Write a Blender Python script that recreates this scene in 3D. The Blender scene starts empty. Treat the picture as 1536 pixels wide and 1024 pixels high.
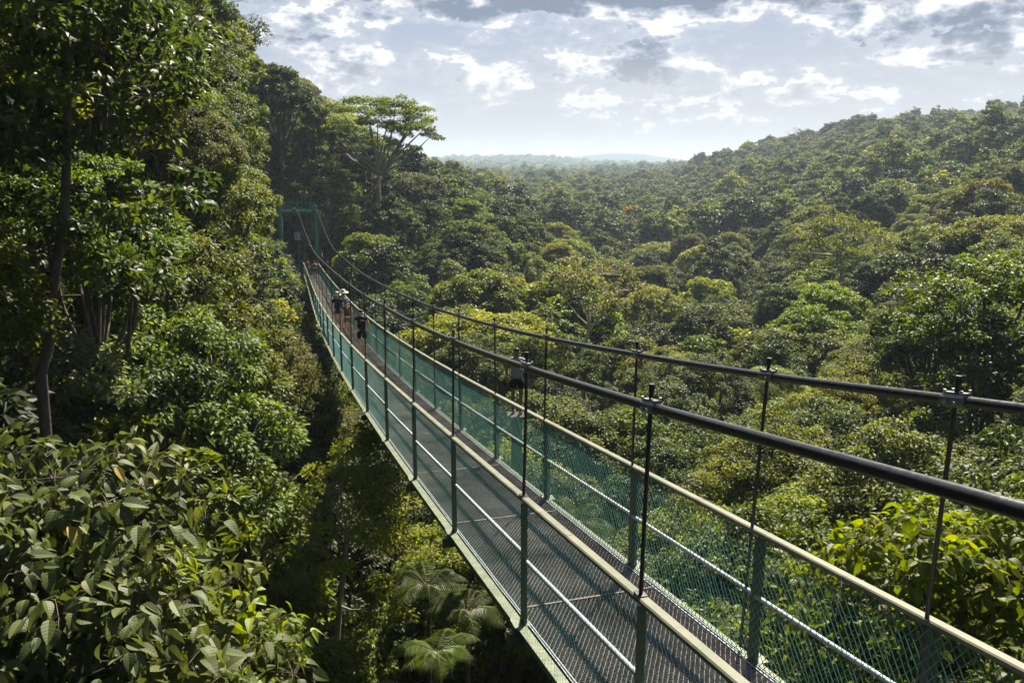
import bpy, math, random
import numpy as np
from mathutils import Vector, Matrix
R = math.radians
SC = bpy.context.scene
COL = SC.collection
rng = np.random.default_rng(11)

# ------------------------------------------------------------ camera
F = 1258.0; PITCH = R(12.03); CZ = 30.0
cam = bpy.data.objects.new("camera", bpy.data.cameras.new("camera")); COL.objects.link(cam)
cam.data.sensor_width = 36; cam.data.lens = F/1536*36
cam.data.clip_start = .1; cam.data.clip_end = 20000
cam.location = (0, 0, CZ); cam.rotation_euler = (math.pi/2-PITCH, 0, 0)
SC.camera = cam
# ------------------------------------------------------------ exposure
SC.view_settings.view_transform = 'Standard'; SC.view_settings.look = 'None'
SC.view_settings.exposure = 1.68; SC.view_settings.gamma = 1; SC.view_settings.use_curve_mapping = False
SC.render.engine = 'CYCLES'
SC.cycles.use_denoising = True
SC.cycles.max_bounces = 6; SC.cycles.diffuse_bounces = 3; SC.cycles.glossy_bounces = 2
SC.cycles.transmission_bounces = 3; SC.cycles.volume_bounces = 0; SC.cycles.transparent_max_bounces = 4
SC.cycles.caustics_reflective = False; SC.cycles.caustics_refractive = False
SC.cycles.sample_clamp_indirect = 4
# ------------------------------------------------------------ sun
SAZ, SEL = R(24), R(49)
sdir = Vector((math.sin(SAZ)*math.cos(SEL), math.cos(SAZ)*math.cos(SEL), math.sin(SEL)))
sun = bpy.data.objects.new("sun", bpy.data.lights.new("sun", 'SUN')); COL.objects.link(sun)
sun.data.energy = 5.0; sun.data.angle = R(.5); sun.data.color = (1, .91, .74)
sun.rotation_euler = sdir.to_track_quat('Z', 'Y').to_euler()
sun.location = (0, 0, CZ+60)
# ------------------------------------------------------------ sky
class NT:
    """tiny node helper"""
    def __init__(s, nt): s.nt = nt; s.nt.nodes.clear()
    def n(s, typ, **kw):
        nd = s.nt.nodes.new(typ); ins = kw.pop('i', {})
        for k, v in kw.items(): setattr(nd, k, v)
        for k, v in ins.items():
            if isinstance(v, bpy.types.NodeSocket): s.nt.links.new(v, nd.inputs[k])
            elif v is not None: nd.inputs[k].default_value = v
        return nd
    def m(s, op, a, b=None, c=None, clamp=False):
        nd = s.nt.nodes.new('ShaderNodeMath'); nd.operation = op; nd.use_clamp = clamp
        for k, v in enumerate((a, b, c)):
            if v is None: continue
            if isinstance(v, bpy.types.NodeSocket): s.nt.links.new(v, nd.inputs[k])
            else: nd.inputs[k].default_value = v
        return nd.outputs[0]
    def ramp(s, fac, stops, interp='LINEAR'):
        nd = s.nt.nodes.new('ShaderNodeValToRGB'); e = nd.color_ramp.elements; nd.color_ramp.interpolation = interp
        while len(e) < len(stops): e.new(.5)
        for k, (p, c) in enumerate(stops):
            e[k].position = p; e[k].color = (*c, 1) if len(c) == 3 else c
        s.nt.links.new(fac, nd.inputs[0]); return nd.outputs[0]
    def mix(s, fac, a, b, mode='MIX'):
        nd = s.nt.nodes.new('ShaderNodeMix'); nd.data_type = 'RGBA'; nd.blend_type = mode
        for k, v in ((0, fac), (6, a), (7, b)):
            if isinstance(v, bpy.types.NodeSocket): s.nt.links.new(v, nd.inputs[k])
            else: nd.inputs[k].default_value = v if k == 0 else ((*v, 1) if len(v) == 3 else v)
        return nd.outputs[2]

def pix_azel(u, v):
    b = (512-v)/F; y = math.cos(PITCH)+b*math.sin(PITCH); x = (u-768)/F; z = -math.sin(PITCH)+b*math.cos(PITCH)
    return math.atan2(x, y), math.atan2(z, math.hypot(x, y))

W = bpy.data.worlds.new("World"); SC.world = W; W.use_nodes = True
t = NT(W.node_tree)
sky = t.n('ShaderNodeTexSky', sky_type='NISHITA', sun_disc=False, sun_elevation=SEL, sun_rotation=SAZ, air_density=1.0, dust_density=2.5, ozone_density=1.6)
co = t.n('ShaderNodeTexCoord').outputs['Generated']
sp = t.n('ShaderNodeSeparateXYZ', i={0: co}); X, Y, Z = sp.outputs
az = t.m('ARCTAN2', X, Y); el = t.m('ARCSINE', Z)
# clouds: a plane-projected field compressed towards the horizon, plus gathered cumulus
azs = t.m('MULTIPLY', az, 15.); els = t.m('MULTIPLY', el, 30.)
base_ = t.n('ShaderNodeCombineXYZ', i={0: azs, 1: els, 2: 3.7}).outputs[0]
warp = t.n('ShaderNodeTexNoise', noise_dimensions='3D', i={'Vector': base_, 'Scale': .8, 'Detail': 3.})
wv = t.n('ShaderNodeVectorMath', operation='MULTIPLY_ADD', i={0: warp.outputs['Color'], 1: (.35, .35, 0), 2: base_}).outputs[0]
def cloudn(vec, det):
    a = t.n('ShaderNodeTexNoise', noise_dimensions='2D', i={'Vector': vec, 'Scale': .95, 'Detail': det, 'Roughness': .58, 'Lacunarity': 2.1}).outputs[0]
    if det < 6: return a
    b = t.n('ShaderNodeTexVoronoi', voronoi_dimensions='2D', feature='F1', i={'Vector': vec, 'Scale': 3.0, 'Detail': 2.}).outputs['Distance']
    return t.m('SUBTRACT', a, t.m('MULTIPLY', t.m('SUBTRACT', b, .4), .17))
n1 = cloudn(wv, 8.); n1s = cloudn(wv, 3.)
n2 = cloudn(t.n('ShaderNodeVectorMath', operation='ADD', i={0: wv, 1: (.16, .5, 0)}).outputs[0], 3.)
bias = None
for (u, v, su, sv, a) in [(935, 88, 85, 34, .20), (1000, 110, 60, 22, .12), (770, 118, 85, 26, .16), (545, 98, 95, 30, .17), (470, 62, 45, 24, .12), (400, 18, 120, 12, .10), (1000, -6, 340, 24, .42),
                          (1430, 72, 80, 26, .20), (1300, 40, 75, 30, .18), (1240, 140, 240, 16, .12), (850, 150, 190, 10, .09), (720, 22, 60, 14, .16), (1100, 120, 60, 14, .10), (1480, 20, 60, 20, .15), (590, 28, 80, 10, .1),
                          (640, 70, 50, 40, -.10), (1120, 62, 70, 28, -.14), (860, 45, 160, 16, -.08), (1100, 195, 500, 22, -.10), (600, 190, 200, 16, -.10), (690, 60, 50, 20, -.06)]:
    a0, e0 = pix_azel(u, v); sa = su/F*1.05; se = sv/F*1.05
    q = t.m('ADD', t.m('POWER', t.m('ABSOLUTE', t.m('DIVIDE', t.m('SUBTRACT', az, a0), sa)), 2.), t.m('POWER', t.m('ABSOLUTE', t.m('DIVIDE', t.m('SUBTRACT', el, e0), se)), 2.))
    g = t.m('MULTIPLY', t.m('EXPONENT', t.m('MULTIPLY', q, -.9)), a)
    bias = g if bias is None else t.m('ADD', bias, g)
dens = t.m('ADD', n1, t.m('SUBTRACT', bias, .035))
alpha = t.n('ShaderNodeMapRange', interpolation_type='SMOOTHSTEP', i={0: dens, 1: .48, 2: .54}).outputs[0]
veil = t.m('MULTIPLY', t.n('ShaderNodeMapRange', interpolation_type='SMOOTHSTEP', i={0: dens, 1: .30, 2: .50}).outputs[0], .5)
lit = t.m('SUBTRACT', n1s, n2)
shade = t.m('SUBTRACT', t.m('MULTIPLY', t.m('SUBTRACT', dens, .50), 3.4), t.m('MULTIPLY', lit, 3.0))
ccol = t.ramp(shade, [(0, (6.4, 6.4, 6.4)), (.16, (5.1, 5.25, 5.6)), (.38, (3.2, 3.55, 4.2)), (.8, (1.6, 1.95, 2.6))])
hz = t.n('ShaderNodeMapRange', i={0: el, 1: -.02, 2: .25, 3: 1., 4: 0.}).outputs[0]
hz = t.m('POWER', hz, 1.3)
blue = t.mix(t.m('MULTIPLY', hz, .95), t.mix(.15, (1.3, 1.95, 3.2), sky.outputs[0]), (5.3, 5.2, 5.1))
blue = t.mix(veil, blue, (4.5, 4.7, 5.1))
hz2 = t.n('ShaderNodeMapRange', interpolation_type='SMOOTHSTEP', i={0: el, 1: .0, 2: .15, 3: .93, 4: 0.}).outputs[0]
ccol2 = t.mix(hz2, ccol, (5.5, 5.4, 5.25))
skyc = t.mix(alpha, blue, ccol2)
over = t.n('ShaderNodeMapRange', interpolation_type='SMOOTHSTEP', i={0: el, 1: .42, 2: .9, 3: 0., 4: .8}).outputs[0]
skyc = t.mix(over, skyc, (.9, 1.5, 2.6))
back = t.n('ShaderNodeMapRange', interpolation_type='SMOOTHSTEP', i={0: t.m('ABSOLUTE', az), 1: .9, 2: 1.9, 3: 0., 4: .8}).outputs[0]   # unseen sky behind the camera darkened to cut fill and deepen contrast
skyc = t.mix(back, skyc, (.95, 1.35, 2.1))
# overhead, out of view, the sky is dimmed to blue to lower ambient light
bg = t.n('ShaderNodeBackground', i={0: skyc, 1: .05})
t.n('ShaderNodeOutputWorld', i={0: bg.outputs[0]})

# ------------------------------------------------------------ helpers
def ray(u, v):
    b = (512-v)/F
    return np.array([(u-768)/F, math.cos(PITCH)+b*math.sin(PITCH), -math.sin(PITCH)+b*math.cos(PITCH)])
def at(u, v, Y):
    d = ray(u, v); d = d/d[1]*Y; return np.array([d[0], d[1], d[2]+CZ])
def unit(a): return a/np.maximum(np.linalg.norm(a, axis=-1, keepdims=True), 1e-9)
def tag(o, label=None, cat=None, group=None, kind=None):
    if label: o['label'] = label
    if cat: o['category'] = cat
    if group: o['group'] = group
    if kind: o['kind'] = kind
    return o
def link(o, parent=None):
    COL.objects.link(o)
    if parent is not None: o.parent = parent
    return o
def empty(name, loc=(0, 0, 0), rz=0, parent=None):
    o = bpy.data.objects.new(name, None); o.empty_display_size = .2; o.location = loc; o.rotation_euler = (0, 0, rz); return link(o, parent)
def rawmesh(name, V, faces_list, mats, attrs=None, smooth=False, uv=None):
    """faces_list: list of (array (n,k), material index)"""
    me = bpy.data.meshes.new(name); V = np.asarray(V, np.float32)
    me.vertices.add(len(V)); me.vertices.foreach_set('co', V.ravel())
    tot = sum(f.size for f, _ in faces_list); npoly = sum(len(f) for f, _ in faces_list)
    me.loops.add(tot); me.polygons.add(npoly)
    me.loops.foreach_set('vertex_index', np.concatenate([f.ravel() for f, _ in faces_list]).astype(np.int32))
    st = []; k = 0; mi = []
    for f, m_ in faces_list:
        st.append(k+np.arange(len(f))*f.shape[1]); k += f.size; mi.append(np.full(len(f), m_))
    me.polygons.foreach_set('loop_start', np.concatenate(st).astype(np.int32))
    me.polygons.foreach_set('material_index', np.concatenate(mi).astype(np.int32))
    me.polygons.foreach_set('use_smooth', np.full(npoly, smooth))
    for m_ in mats: me.materials.append(m_)
    if attrs:
        for nm, arr in attrs.items():
            a = me.attributes.new(nm, 'FLOAT', 'POINT'); a.data.foreach_set('value', np.asarray(arr, np.float32))
    me.update(calc_edges=True); me.validate()
    return me
class MB:
    """collects simple shapes into one mesh"""
    def __init__(s): s.V = []; s.Q = []; s.T = []; s.n = 0; s.u = []
    def add(s, v, q=None, tr=None):
        v = np.asarray(v, float); s.V.append(v)
        if q is not None and len(q): s.Q.append(np.asarray(q)+s.n)
        if tr is not None and len(tr): s.T.append(np.asarray(tr)+s.n)
        s.n += len(v)
    def tube(s, P, r, k=8, cap=True, flat=1.0):
        P = np.asarray(P, float); n = len(P); r = np.broadcast_to(r, (n,)).astype(float)
        T = unit(np.gradient(P, axis=0)); ref = np.array([0, 0, 1.]) if abs(T[0][2]) < .9 else np.array([1., 0, 0])
        A = unit(np.cross(T, ref)); B = np.cross(A, T)
        a = np.arange(k)*2*math.pi/k
        V = P[:, None]+r[:, None, None]*(np.cos(a)[None, :, None]*A[:, None]+flat*np.sin(a)[None, :, None]*B[:, None])
        i = np.arange(n-1)[:, None]*k; j = np.arange(k)[None]; j2 = (j+1) % k
        Q = np.stack([i+j, i+j2, i+k+j2, i+k+j], -1).reshape(-1, 4)
        s.add(V.reshape(-1, 3), Q)
        if cap:
            for e, o in ((0, 0), (n-1, (n-1)*k)):
                s.add(np.vstack([V[e], P[e]]), None, [[(q+1) % k, q, k] if e == 0 else [q, (q+1) % k, k] for q in range(k)])
    def box(s, c, size, ax=None):
        """ax: 3x3 rows are the local axes"""
        h = np.array(size)/2; c = np.asarray(c, float); ax = np.eye(3) if ax is None else np.asarray(ax, float)
        v = np.array([[x, y, z] for x in (-1, 1) for y in (-1, 1) for z in (-1, 1)])*h
        s.add(v@ax+c, [[0, 1, 3, 2], [4, 6, 7, 5], [0, 4, 5, 1], [2, 3, 7, 6], [0, 2, 6, 4], [1, 5, 7, 3]])
    def sweep(s, P, prof, side, up, cap=True):
        """profile points (a,b) placed at P + a*side + b*up for each station"""
        P = np.asarray(P, float); n = len(P); prof = np.asarray(prof, float); k = len(prof)
        V = P[:, None]+prof[None, :, 0:1]*side[:, None]+prof[None, :, 1:2]*up[:, None]
        i = np.arange(n-1)[:, None]*k; j = np.arange(k)[None]; j2 = (j+1) % k
        s.add(V.reshape(-1, 3), np.stack([i+j, i+k+j, i+k+j2, i+j2], -1).reshape(-1, 4))
        if cap:
            for e in (0, n-1):
                c = V[e].mean(0); s.add(np.vstack([V[e], c]), None, [[q, (q+1) % k, k] for q in range(k)])
    def mesh(s, name, mat, smooth=False):
        fl = []
        if s.Q: fl.append((np.vstack(s.Q), 0))
        if s.T: fl.append((np.vstack(s.T), 0))
        me = rawmesh(name, np.vstack(s.V), fl, [mat], smooth=smooth)
        return me
    def build(s, name, mat, parent=None, smooth=False):
        return link(bpy.data.objects.new(name, s.mesh(name, mat, smooth)), parent)

# ------------------------------------------------------------ materials
def newmat(name):
    m = bpy.data.materials.new(name); m.use_nodes = True; return m, NT(m.node_tree)
def pmat(name, c0, c1=None, scale=8, rough=.5, metal=0, bump=.0, bscale=None, rust=None, spec=.5, rustamt=.6):
    m, t = newmat(name)
    co = t.n('ShaderNodeTexCoord').outputs['Object']
    n = t.n('ShaderNodeTexNoise', i={'Vector': co, 'Scale': scale, 'Detail': 6., 'Roughness': .65}).outputs[0]
    c = t.ramp(n, [(.3, c0), (.7, c1 or c0)])
    if rust:
        n3 = t.n('ShaderNodeTexNoise', i={'Vector': co, 'Scale': scale*1.7, 'Detail': 8., 'Roughness': .75}).outputs[0]
        c = t.mix(t.ramp(n3, [(rustamt, (0, 0, 0)), (rustamt+.06, (1, 1, 1))]), c, rust)
    b = t.n('ShaderNodeBsdfPrincipled', i={'Base Color': c, 'Metallic': metal, 'Specular IOR Level': spec,
            'Roughness': t.m('ADD', t.m('MULTIPLY', t.m('SUBTRACT', n, .5), .35), rough, clamp=True)})
    if bump:
        nb = t.n('ShaderNodeTexNoise', i={'Vector': co, 'Scale': bscale or scale*4, 'Detail': 5.}).outputs[0]
        t.nt.links.new(t.n('ShaderNodeBump', i={'Strength': bump, 'Distance': .02, 'Height': nb}).outputs[0], b.inputs['Normal'])
    t.n('ShaderNodeOutputMaterial', i={0: b.outputs[0]}); return m
def leafmat(name, dark, mid, light, rough=.52, trans=.38, spec=.32, veins=False, autumn=None):
    m, t = newmat(name)
    tint = t.n('ShaderNodeAttribute', attribute_name='tint').outputs['Fac']
    rnd = t.n('ShaderNodeObjectInfo').outputs['Random']
    f = t.m('ADD', t.m('MULTIPLY', tint, .62), t.m('MULTIPLY', rnd, .38))
    c = t.ramp(f, [(.12, dark), (.5, mid), (.9, light)])
    hs = t.n('ShaderNodeHueSaturation', i={'Hue': t.m('ADD', .471, t.m('MULTIPLY', t.m('FRACT', t.m('MULTIPLY', rnd, 7.3)), .028)),
             'Saturation': t.m('ADD', .92, t.m('MULTIPLY', t.m('FRACT', t.m('MULTIPLY', rnd, 13.7)), .35)), 'Value': t.m('ADD', .56, t.m('MULTIPLY', t.m('FRACT', t.m('MULTIPLY', rnd, 23.1)), .84)), 'Color': c})
    c = t.mix(t.m('GREATER_THAN', tint, 1.1), hs.outputs[0], (.30, .20, .035))
    nrm = None
    if veins:
        lu = t.n('ShaderNodeAttribute', attribute_name='lu').outputs['Fac']; lv = t.n('ShaderNodeAttribute', attribute_name='lv').outputs['Fac']
        al = t.m('ABSOLUTE', lv)
        w = t.m('SINE', t.m('MULTIPLY', t.m('SUBTRACT', lu, t.m('MULTIPLY', al, .55)), 44.))
        vein = t.m('MAXIMUM', t.m('GREATER_THAN', w, .86), t.m('LESS_THAN', al, .025))
        c = t.mix(t.m('MULTIPLY', vein, .22), c, (.16, .22, .06))
        nrm = t.n('ShaderNodeBump', i={'Strength': .12, 'Distance': .004, 'Height': w}).outputs[0]
    b = t.n('ShaderNodeBsdfPrincipled', i={'Base Color': c, 'Roughness': rough, 'Specular IOR Level': spec})
    tc = t.n('ShaderNodeHueSaturation', i={'Hue': .488, 'Saturation': 1.12, 'Value': 1.95, 'Color': c}).outputs[0]
    tr = t.n('ShaderNodeBsdfTranslucent', i={'Color': tc})
    if nrm is not None: t.nt.links.new(nrm, b.inputs['Normal'])
    mx = t.n('ShaderNodeMixShader', i={0: trans, 1: b.outputs[0], 2: tr.outputs[0]})
    t.n('ShaderNodeOutputMaterial', i={0: mx.outputs[0]}); return m

LM = {
 'fresh': leafmat('leaf_fresh', (.05, .085, .015), (.095, .14, .024), (.165, .21, .04), trans=.34, veins=True),
 'pale':  leafmat('leaf_pale', (.045, .065, .018), (.11, .14, .032), (.20, .23, .055), trans=.42),
 'green': leafmat('leaf_green', (.024, .045, .010), (.056, .092, .014), (.125, .17, .02)),
 'olive': leafmat('leaf_olive', (.035, .05, .010), (.085, .115, .014), (.18, .21, .024)),
 'deep':  leafmat('leaf_deep', (.012, .026, .009), (.03, .054, .014), (.08, .11, .024), rough=.5),
 'grey':  leafmat('leaf_grey', (.028, .045, .016), (.065, .09, .028), (.135, .16, .048)),
 'rust':  leafmat('leaf_rust', (.05, .05, .015), (.12, .09, .02), (.2, .12, .03)),
 'big':   leafmat('leaf_big', (.035, .055, .014), (.07, .10, .022), (.13, .165, .035), rough=.55, trans=.32, veins=True),
 'lime':  leafmat('leaf_lime', (.085, .13, .018), (.16, .22, .03), (.28, .34, .05), rough=.5, trans=.5, veins=True),
}
BARK = pmat('bark', (.05, .038, .026), (.13, .105, .075), scale=3, rough=.85, bump=.6, bscale=14)
BARKP = pmat('bark_pale', (.16, .13, .10), (.34, .30, .25), scale=2, rough=.8, bump=.5, bscale=10)
GREENP = pmat('green_paint', (.026, .055, .03), (.055, .085, .042), scale=5, rough=.5, bump=.25, rust=(.15, .065, .03), rustamt=.60)
RAILP = pmat('rail_paint', (.06, .072, .04), (.14, .14, .095), scale=2.6, rough=.62, bump=.2, rust=(.075, .06, .04), rustamt=.58)
BEAMT = pmat('beam_paint', (.05, .075, .04), (.15, .18, .115), scale=6, rough=.6, bump=.3, rust=(.12, .075, .04), rustamt=.56)
STEEL = pmat('galvanised_steel', (.22, .26, .29), (.36, .41, .45), scale=12, rough=.55, metal=.4, bump=.1)
STEELD = pmat('worn_steel', (.05, .045, .04), (.14, .12, .10), scale=15, rough=.6, metal=.3)
BLACK = pmat('black_cable', (.010, .010, .011), (.022, .021, .022), scale=20, rough=.33, spec=.6, bump=.05)
CLAMP = pmat('clamp_metal', (.10, .10, .10), (.20, .20, .20), scale=20, rough=.4, metal=.7)
BOLT = pmat('bolt_metal', (.5, .5, .5), (.7, .7, .7), scale=20, rough=.3, metal=.9)
RUST = pmat('rust', (.10, .035, .015), (.24, .10, .045), scale=30, rough=.85)
NET = pmat('net_green', (.028, .115, .10), (.055, .195, .17), scale=3, rough=.45)
GRATE = pmat('grate', (.16, .15, .14), (.42, .395, .37), scale=.9, rough=.55, metal=.1, spec=.5)
MAT = pmat('deck_mat', (.03, .028, .026), (.065, .06, .055), scale=1.3, rough=.85)
TEALP = pmat('teal_paint', (.03, .15, .11), (.05, .22, .16), scale=3, rough=.4, bump=.1)

# ------------------------------------------------------------ leaves
TPL4 = (np.array([[0, 0, 0], [.45, .27, .05], [1, 0, -.14], [.45, -.27, .05]]), np.array([[0, 1, 2], [0, 2, 3]]))
TPL3 = (np.array([[0, .0, 0], [.5, .42, .06], [1, 0, -.2], [.5, -.42, .06]]), np.array([[0, 1, 2], [0, 2, 3]]))
TPL8 = (np.array([[0, 0, 0], [.28, .23, .07], [.28, 0, .02], [.28, -.23, .07], [.65, .19, .04], [.65, 0, -.03], [.65, -.19, .04], [1, 0, -.2]]),
        np.array([[0, 2, 1], [0, 3, 2], [1, 2, 5], [1, 5, 4], [2, 3, 6], [2, 6, 5], [4, 5, 7], [5, 6, 7]]))
def big_tpl(nl=8, nw=2, wid=.30, droop=.30):
    xs = np.linspace(0, 1, nl+1); V = []; T = []
    for x in xs:
        w = wid*(math.sin(math.pi*min(1, x**.72))**.75)*(1-.15*x) if 0 < x < 1 else 0.002
        for j in range(-nw, nw+1):
            q = j/nw; V.append([x, q*w, .16*abs(q)*w*2-droop*x*x+.05*x])
    k = 2*nw+1
    for i in range(nl):
        for j in range(k-1):
            a = i*k+j; T += [[a, a+1, a+k+1], [a, a+k+1, a+k]]
    return np.array(V), np.array(T)
TPLB = big_tpl(); TPLB2 = big_tpl(wid=.36, droop=.5); TPLB3 = big_tpl(wid=.25, droop=.08)
def leafgeo(P, D, N, S, tint, tpl):
    X = unit(D); Z = unit(N-(N*X).sum(1, keepdims=True)*X); Yv = np.cross(Z, X)
    tv, tf = tpl; n = len(P); k = len(tv)
    V = P[:, None]+S[:, None, None]*(tv[None, :, 0:1]*X[:, None]+tv[None, :, 1:2]*Yv[:, None]+tv[None, :, 2:3]*Z[:, None])
    Fc = (tf[None]+np.arange(n)[:, None, None]*k).reshape(-1, 3)
    return V.reshape(-1, 3), Fc, np.repeat(tint, k)
def rand_dirs(g, n, zmin=-1.):
    z = g.uniform(zmin, 1, n); a = g.uniform(0, 2*math.pi, n); s = np.sqrt(1-z*z)
    return np.stack([s*np.cos(a), s*np.sin(a), z], 1)
def clump_leaves(g, C, CR, nleaf, size, flat=.6, droop=.35, tpl=TPL4, szvar=.3, OUT=None, jn=.3):
    """leaves on the outer shells of clumps C (n,3) with radius CR"""
    n = len(C)*nleaf; ci = np.repeat(np.arange(len(C)), nleaf)
    q = rand_dirs(g, n, -.45 if OUT is None else -1.)
    if OUT is not None:
        dt = (q*OUT[ci]).sum(1, keepdims=True); q = np.where(dt < -.25, q-2*dt*OUT[ci], q)
    rr = g.uniform(.35, 1.05, n)**.6
    P = C[ci]+q*np.array([1, 1, flat])*(CR[ci]*rr)[:, None]
    jit = g.normal(0, 1, (n, 3))
    N = unit(q*.85+np.array([0, 0, .5])+jit*jn)
    D = unit(q*np.array([1, 1, .3])+g.normal(0, .5, (n, 3))-np.array([0, 0, droop]))
    S = size*g.uniform(1-szvar, 1+szvar, n)
    ct = g.uniform(.12, .88, len(C))
    tint = np.clip(ct[ci]+g.normal(0, .13, n)+.10*q[:, 2], 0, 1)
    return P, D, N, S, tint
def tree_proto(seed, kind='dome', h=16, Rc=5, nlobe=7, leaf=.3, nclump=14, nleaf=60, tpl=TPL4, mat='green', bark=None, low=.35, flat=.6, cr=.30, trunk_r=None, twig=True, droop=.35):
    """returns (trunk mesh, crown mesh); origin at the foot, crown top at h"""
    g = np.random.default_rng(seed)
    mb = MB(); tr = trunk_r or h*.017+.05
    LC, LR = [], []
    if kind == 'umbrella':
        for i in range(nlobe):
            a = i*2.4+g.uniform(-.3, .3); d = Rc*math.sqrt((i+.3)/nlobe)*.85
            LC.append([d*math.cos(a), d*math.sin(a), h-1.5-(d/Rc)**2*h*.17+g.uniform(-.5, .3)]); LR.append([Rc*.27*g.uniform(.8, 1.2)]*2+[h*.055])
    elif kind == 'tall':
        for i in range(nlobe):
            z = low*h+(h-low*h)*(i+.5)/nlobe; k = math.sin(math.pi*min(1, .25+.62*(i/nlobe)))
            a = i*2.4; d = Rc*.45*k
            LC.append([d*math.cos(a), d*math.sin(a), z-h*.04]); LR.append([Rc*.6*k*g.uniform(.8, 1.2)]*2+[Rc*.5])
    else:
        dh = min(Rc*1.15, h*(1-low))      # depth of the dome
        LC.append([0, 0, h-Rc*.36]); LR.append([Rc*.40]*2+[Rc*.34])
        for i in range(nlobe-1):
            a = i*2.4+g.uniform(-.35, .35); zf = ((i+.5)/(nlobe-1)); e = math.acos(1-zf*.98)+g.uniform(-.12, .12); k_ = g.uniform(.88, 1.12)
            LC.append([Rc*.66*k_*math.sin(e)*math.cos(a), Rc*.66*k_*math.sin(e)*math.sin(a), h-Rc*.36-dh*.78*(1-math.cos(e))*k_]); rr = Rc*g.uniform(.27, .40)
            LR.append([rr, rr, rr*.82])
    LC = np.array(LC); LR = np.array(LR)
    lobt = g.uniform(-.12, .12, len(LC))
    fork = np.array([g.uniform(-.4, .4), g.uniform(-.4, .4), h*max(.3, low*.9)])
    if kind == 'umbrella': fork[2] = h*.5
    mb.tube([[0, 0, -1.5], [0, 0, 0], fork*.5+[g.uniform(-.2, .2), g.uniform(-.2, .2), 0], fork], [tr*1.7, tr*1.25, tr, tr*.8], 8)
    C, CR, CT, OU = [], [], [], []
    for c, r, lt in zip(LC, LR, lobt):
        a = fork if kind != 'tall' else np.array([0, 0, max(fork[2], c[2]-Rc*.6)])
        m1 = a*.5+c*.5+np.array([0, 0, -.06*h])+g.normal(0, .25, 3)
        mb.tube([a, m1, c], [tr*.55, tr*.34, tr*.13], 5, cap=False)
        q = rand_dirs(g, nclump, -.45 if kind != 'umbrella' else -.1); o_ = unit(c-np.array([0, 0, h-Rc*1.3]))
        dt = (q*o_).sum(1, keepdims=True); q = np.where(dt < -.2, q-2*dt*o_, q)
        p = c+q*r*g.uniform(.72, 1.1, (nclump, 1))
        C.append(p); OU.append(unit(q+.4*o_)); CR.append(np.full(nclump, Rc*cr*.36)*g.uniform(.75, 1.35, nclump)); CT.append(np.full(nclump, lt))
        if twig:
            for k in range(0, nclump, 2): mb.tube([c-[0, 0, r[2]*.4], (c+p[k])/2, p[k]], [tr*.12, tr*.07, .01], 3, cap=False)
    if kind == 'tall': mb.tube([fork, [0, 0, h*.93]], [tr*.8, tr*.1], 6)
    C = np.vstack(C); CR = np.concatenate(CR); CT = np.concatenate(CT)
    P, D, N, S, tint = clump_leaves(g, C, CR, nleaf, leaf, flat=flat, tpl=tpl, droop=droop, OUT=np.vstack(OU))
    tint = np.clip(tint+np.repeat(CT, nleaf), 0, 1)
    V, Fc, ta = leafgeo(P, D, N, S, tint, tpl)
    crown = rawmesh('crown', V, [(Fc, 0)], [LM[mat]], {'tint': ta})
    return mb.mesh('trunk', bark or BARK, smooth=True), crown

# ------------------------------------------------------------ bridge line
K = 1.1
_Yc = np.array([-6, -2, 2, 5, 10, 15, 20, 25, 30, 36, 44, 52, 60, 76, 90, 100, 110.])
def _fx(Y): return 3.356-.31143*Y+.0005*Y*Y
_xc = np.where(_Yc < 55, _fx(_Yc), np.interp(_Yc, [60, 76, 90, 100, 110], [-13.3, -17.6, -21.5, -24.3, -27.1]))
def _fz(Y):
    t = Y/40; return -3.5685-4.67023*t-1.77306*t*t+2.57464*t**3-.74848*t**4
_zc = np.where(_Yc < 45, _fz(_Yc), np.interp(_Yc, [45, 52, 60, 76, 90, 100, 110], [-8.55, -9.25, -10.0, -11.35, -12.3, -12.7, -12.9]))
_zc = np.where(_Yc < 1, np.interp(_Yc, [-6, 2], [-3.05, -3.805]), _zc)
_w = np.where(_Yc < 45, 4., 1.)
_px = np.polyfit(_Yc/50, _xc, 4, w=_w); _pz = np.polyfit(_Yc/50, _zc, 6, w=_w); _Yc = np.arange(-6, 111, 4.); _xc = np.polyval(_px, _Yc/50); _zc = np.polyval(_pz, _Yc/50)
def spl(xs, ys, q):
    """smooth interpolation (Catmull-Rom style hermite)"""
    xs = np.asarray(xs, float); ys = np.asarray(ys, float); q = np.asarray(q, float)
    m = np.gradient(ys, xs); i = np.clip(np.searchsorted(xs, q)-1, 0, len(xs)-2)
    h = xs[i+1]-xs[i]; s = (q-xs[i])/h
    inside = (s >= 0) & (s <= 1); s2 = np.clip(s, 0, 1)
    v = (2*s2**3-3*s2**2+1)*ys[i]+(s2**3-2*s2**2+s2)*h*m[i]+(-2*s2**3+3*s2**2)*ys[i+1]+(s2**3-s2**2)*h*m[i+1]
    return np.where(inside, v, np.where(s < 0, ys[i]+(q-xs[i])*m[i], ys[i+1]+(q-xs[i+1])*m[i+1]))
def bx_(Y): return K*spl(_Yc, _xc, np.asarray(Y)/K)
def bz_(Y): return K*spl(_Yc, _zc, np.asarray(Y)/K)+CZ
HW = .895; HL = 1.485; HR = 1.36
Y0, Y1 = -5.0, 112.0
def frame(Y):
    Y = np.atleast_1d(np.asarray(Y, float)); e = .3
    c = np.stack([bx_(Y), Y, bz_(Y)], 1)
    T = np.stack([bx_(Y+e)-bx_(Y-e), np.full(len(Y), 2*e), bz_(Y+e)-bz_(Y-e)], 1); T = unit(T)
    Sd = unit(np.stack([T[:, 1], -T[:, 0], np.zeros(len(Y))], 1)); U = np.cross(Sd, T)
    return c, T, Sd, U
UP = np.array([0, 0, 1.])
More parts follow.
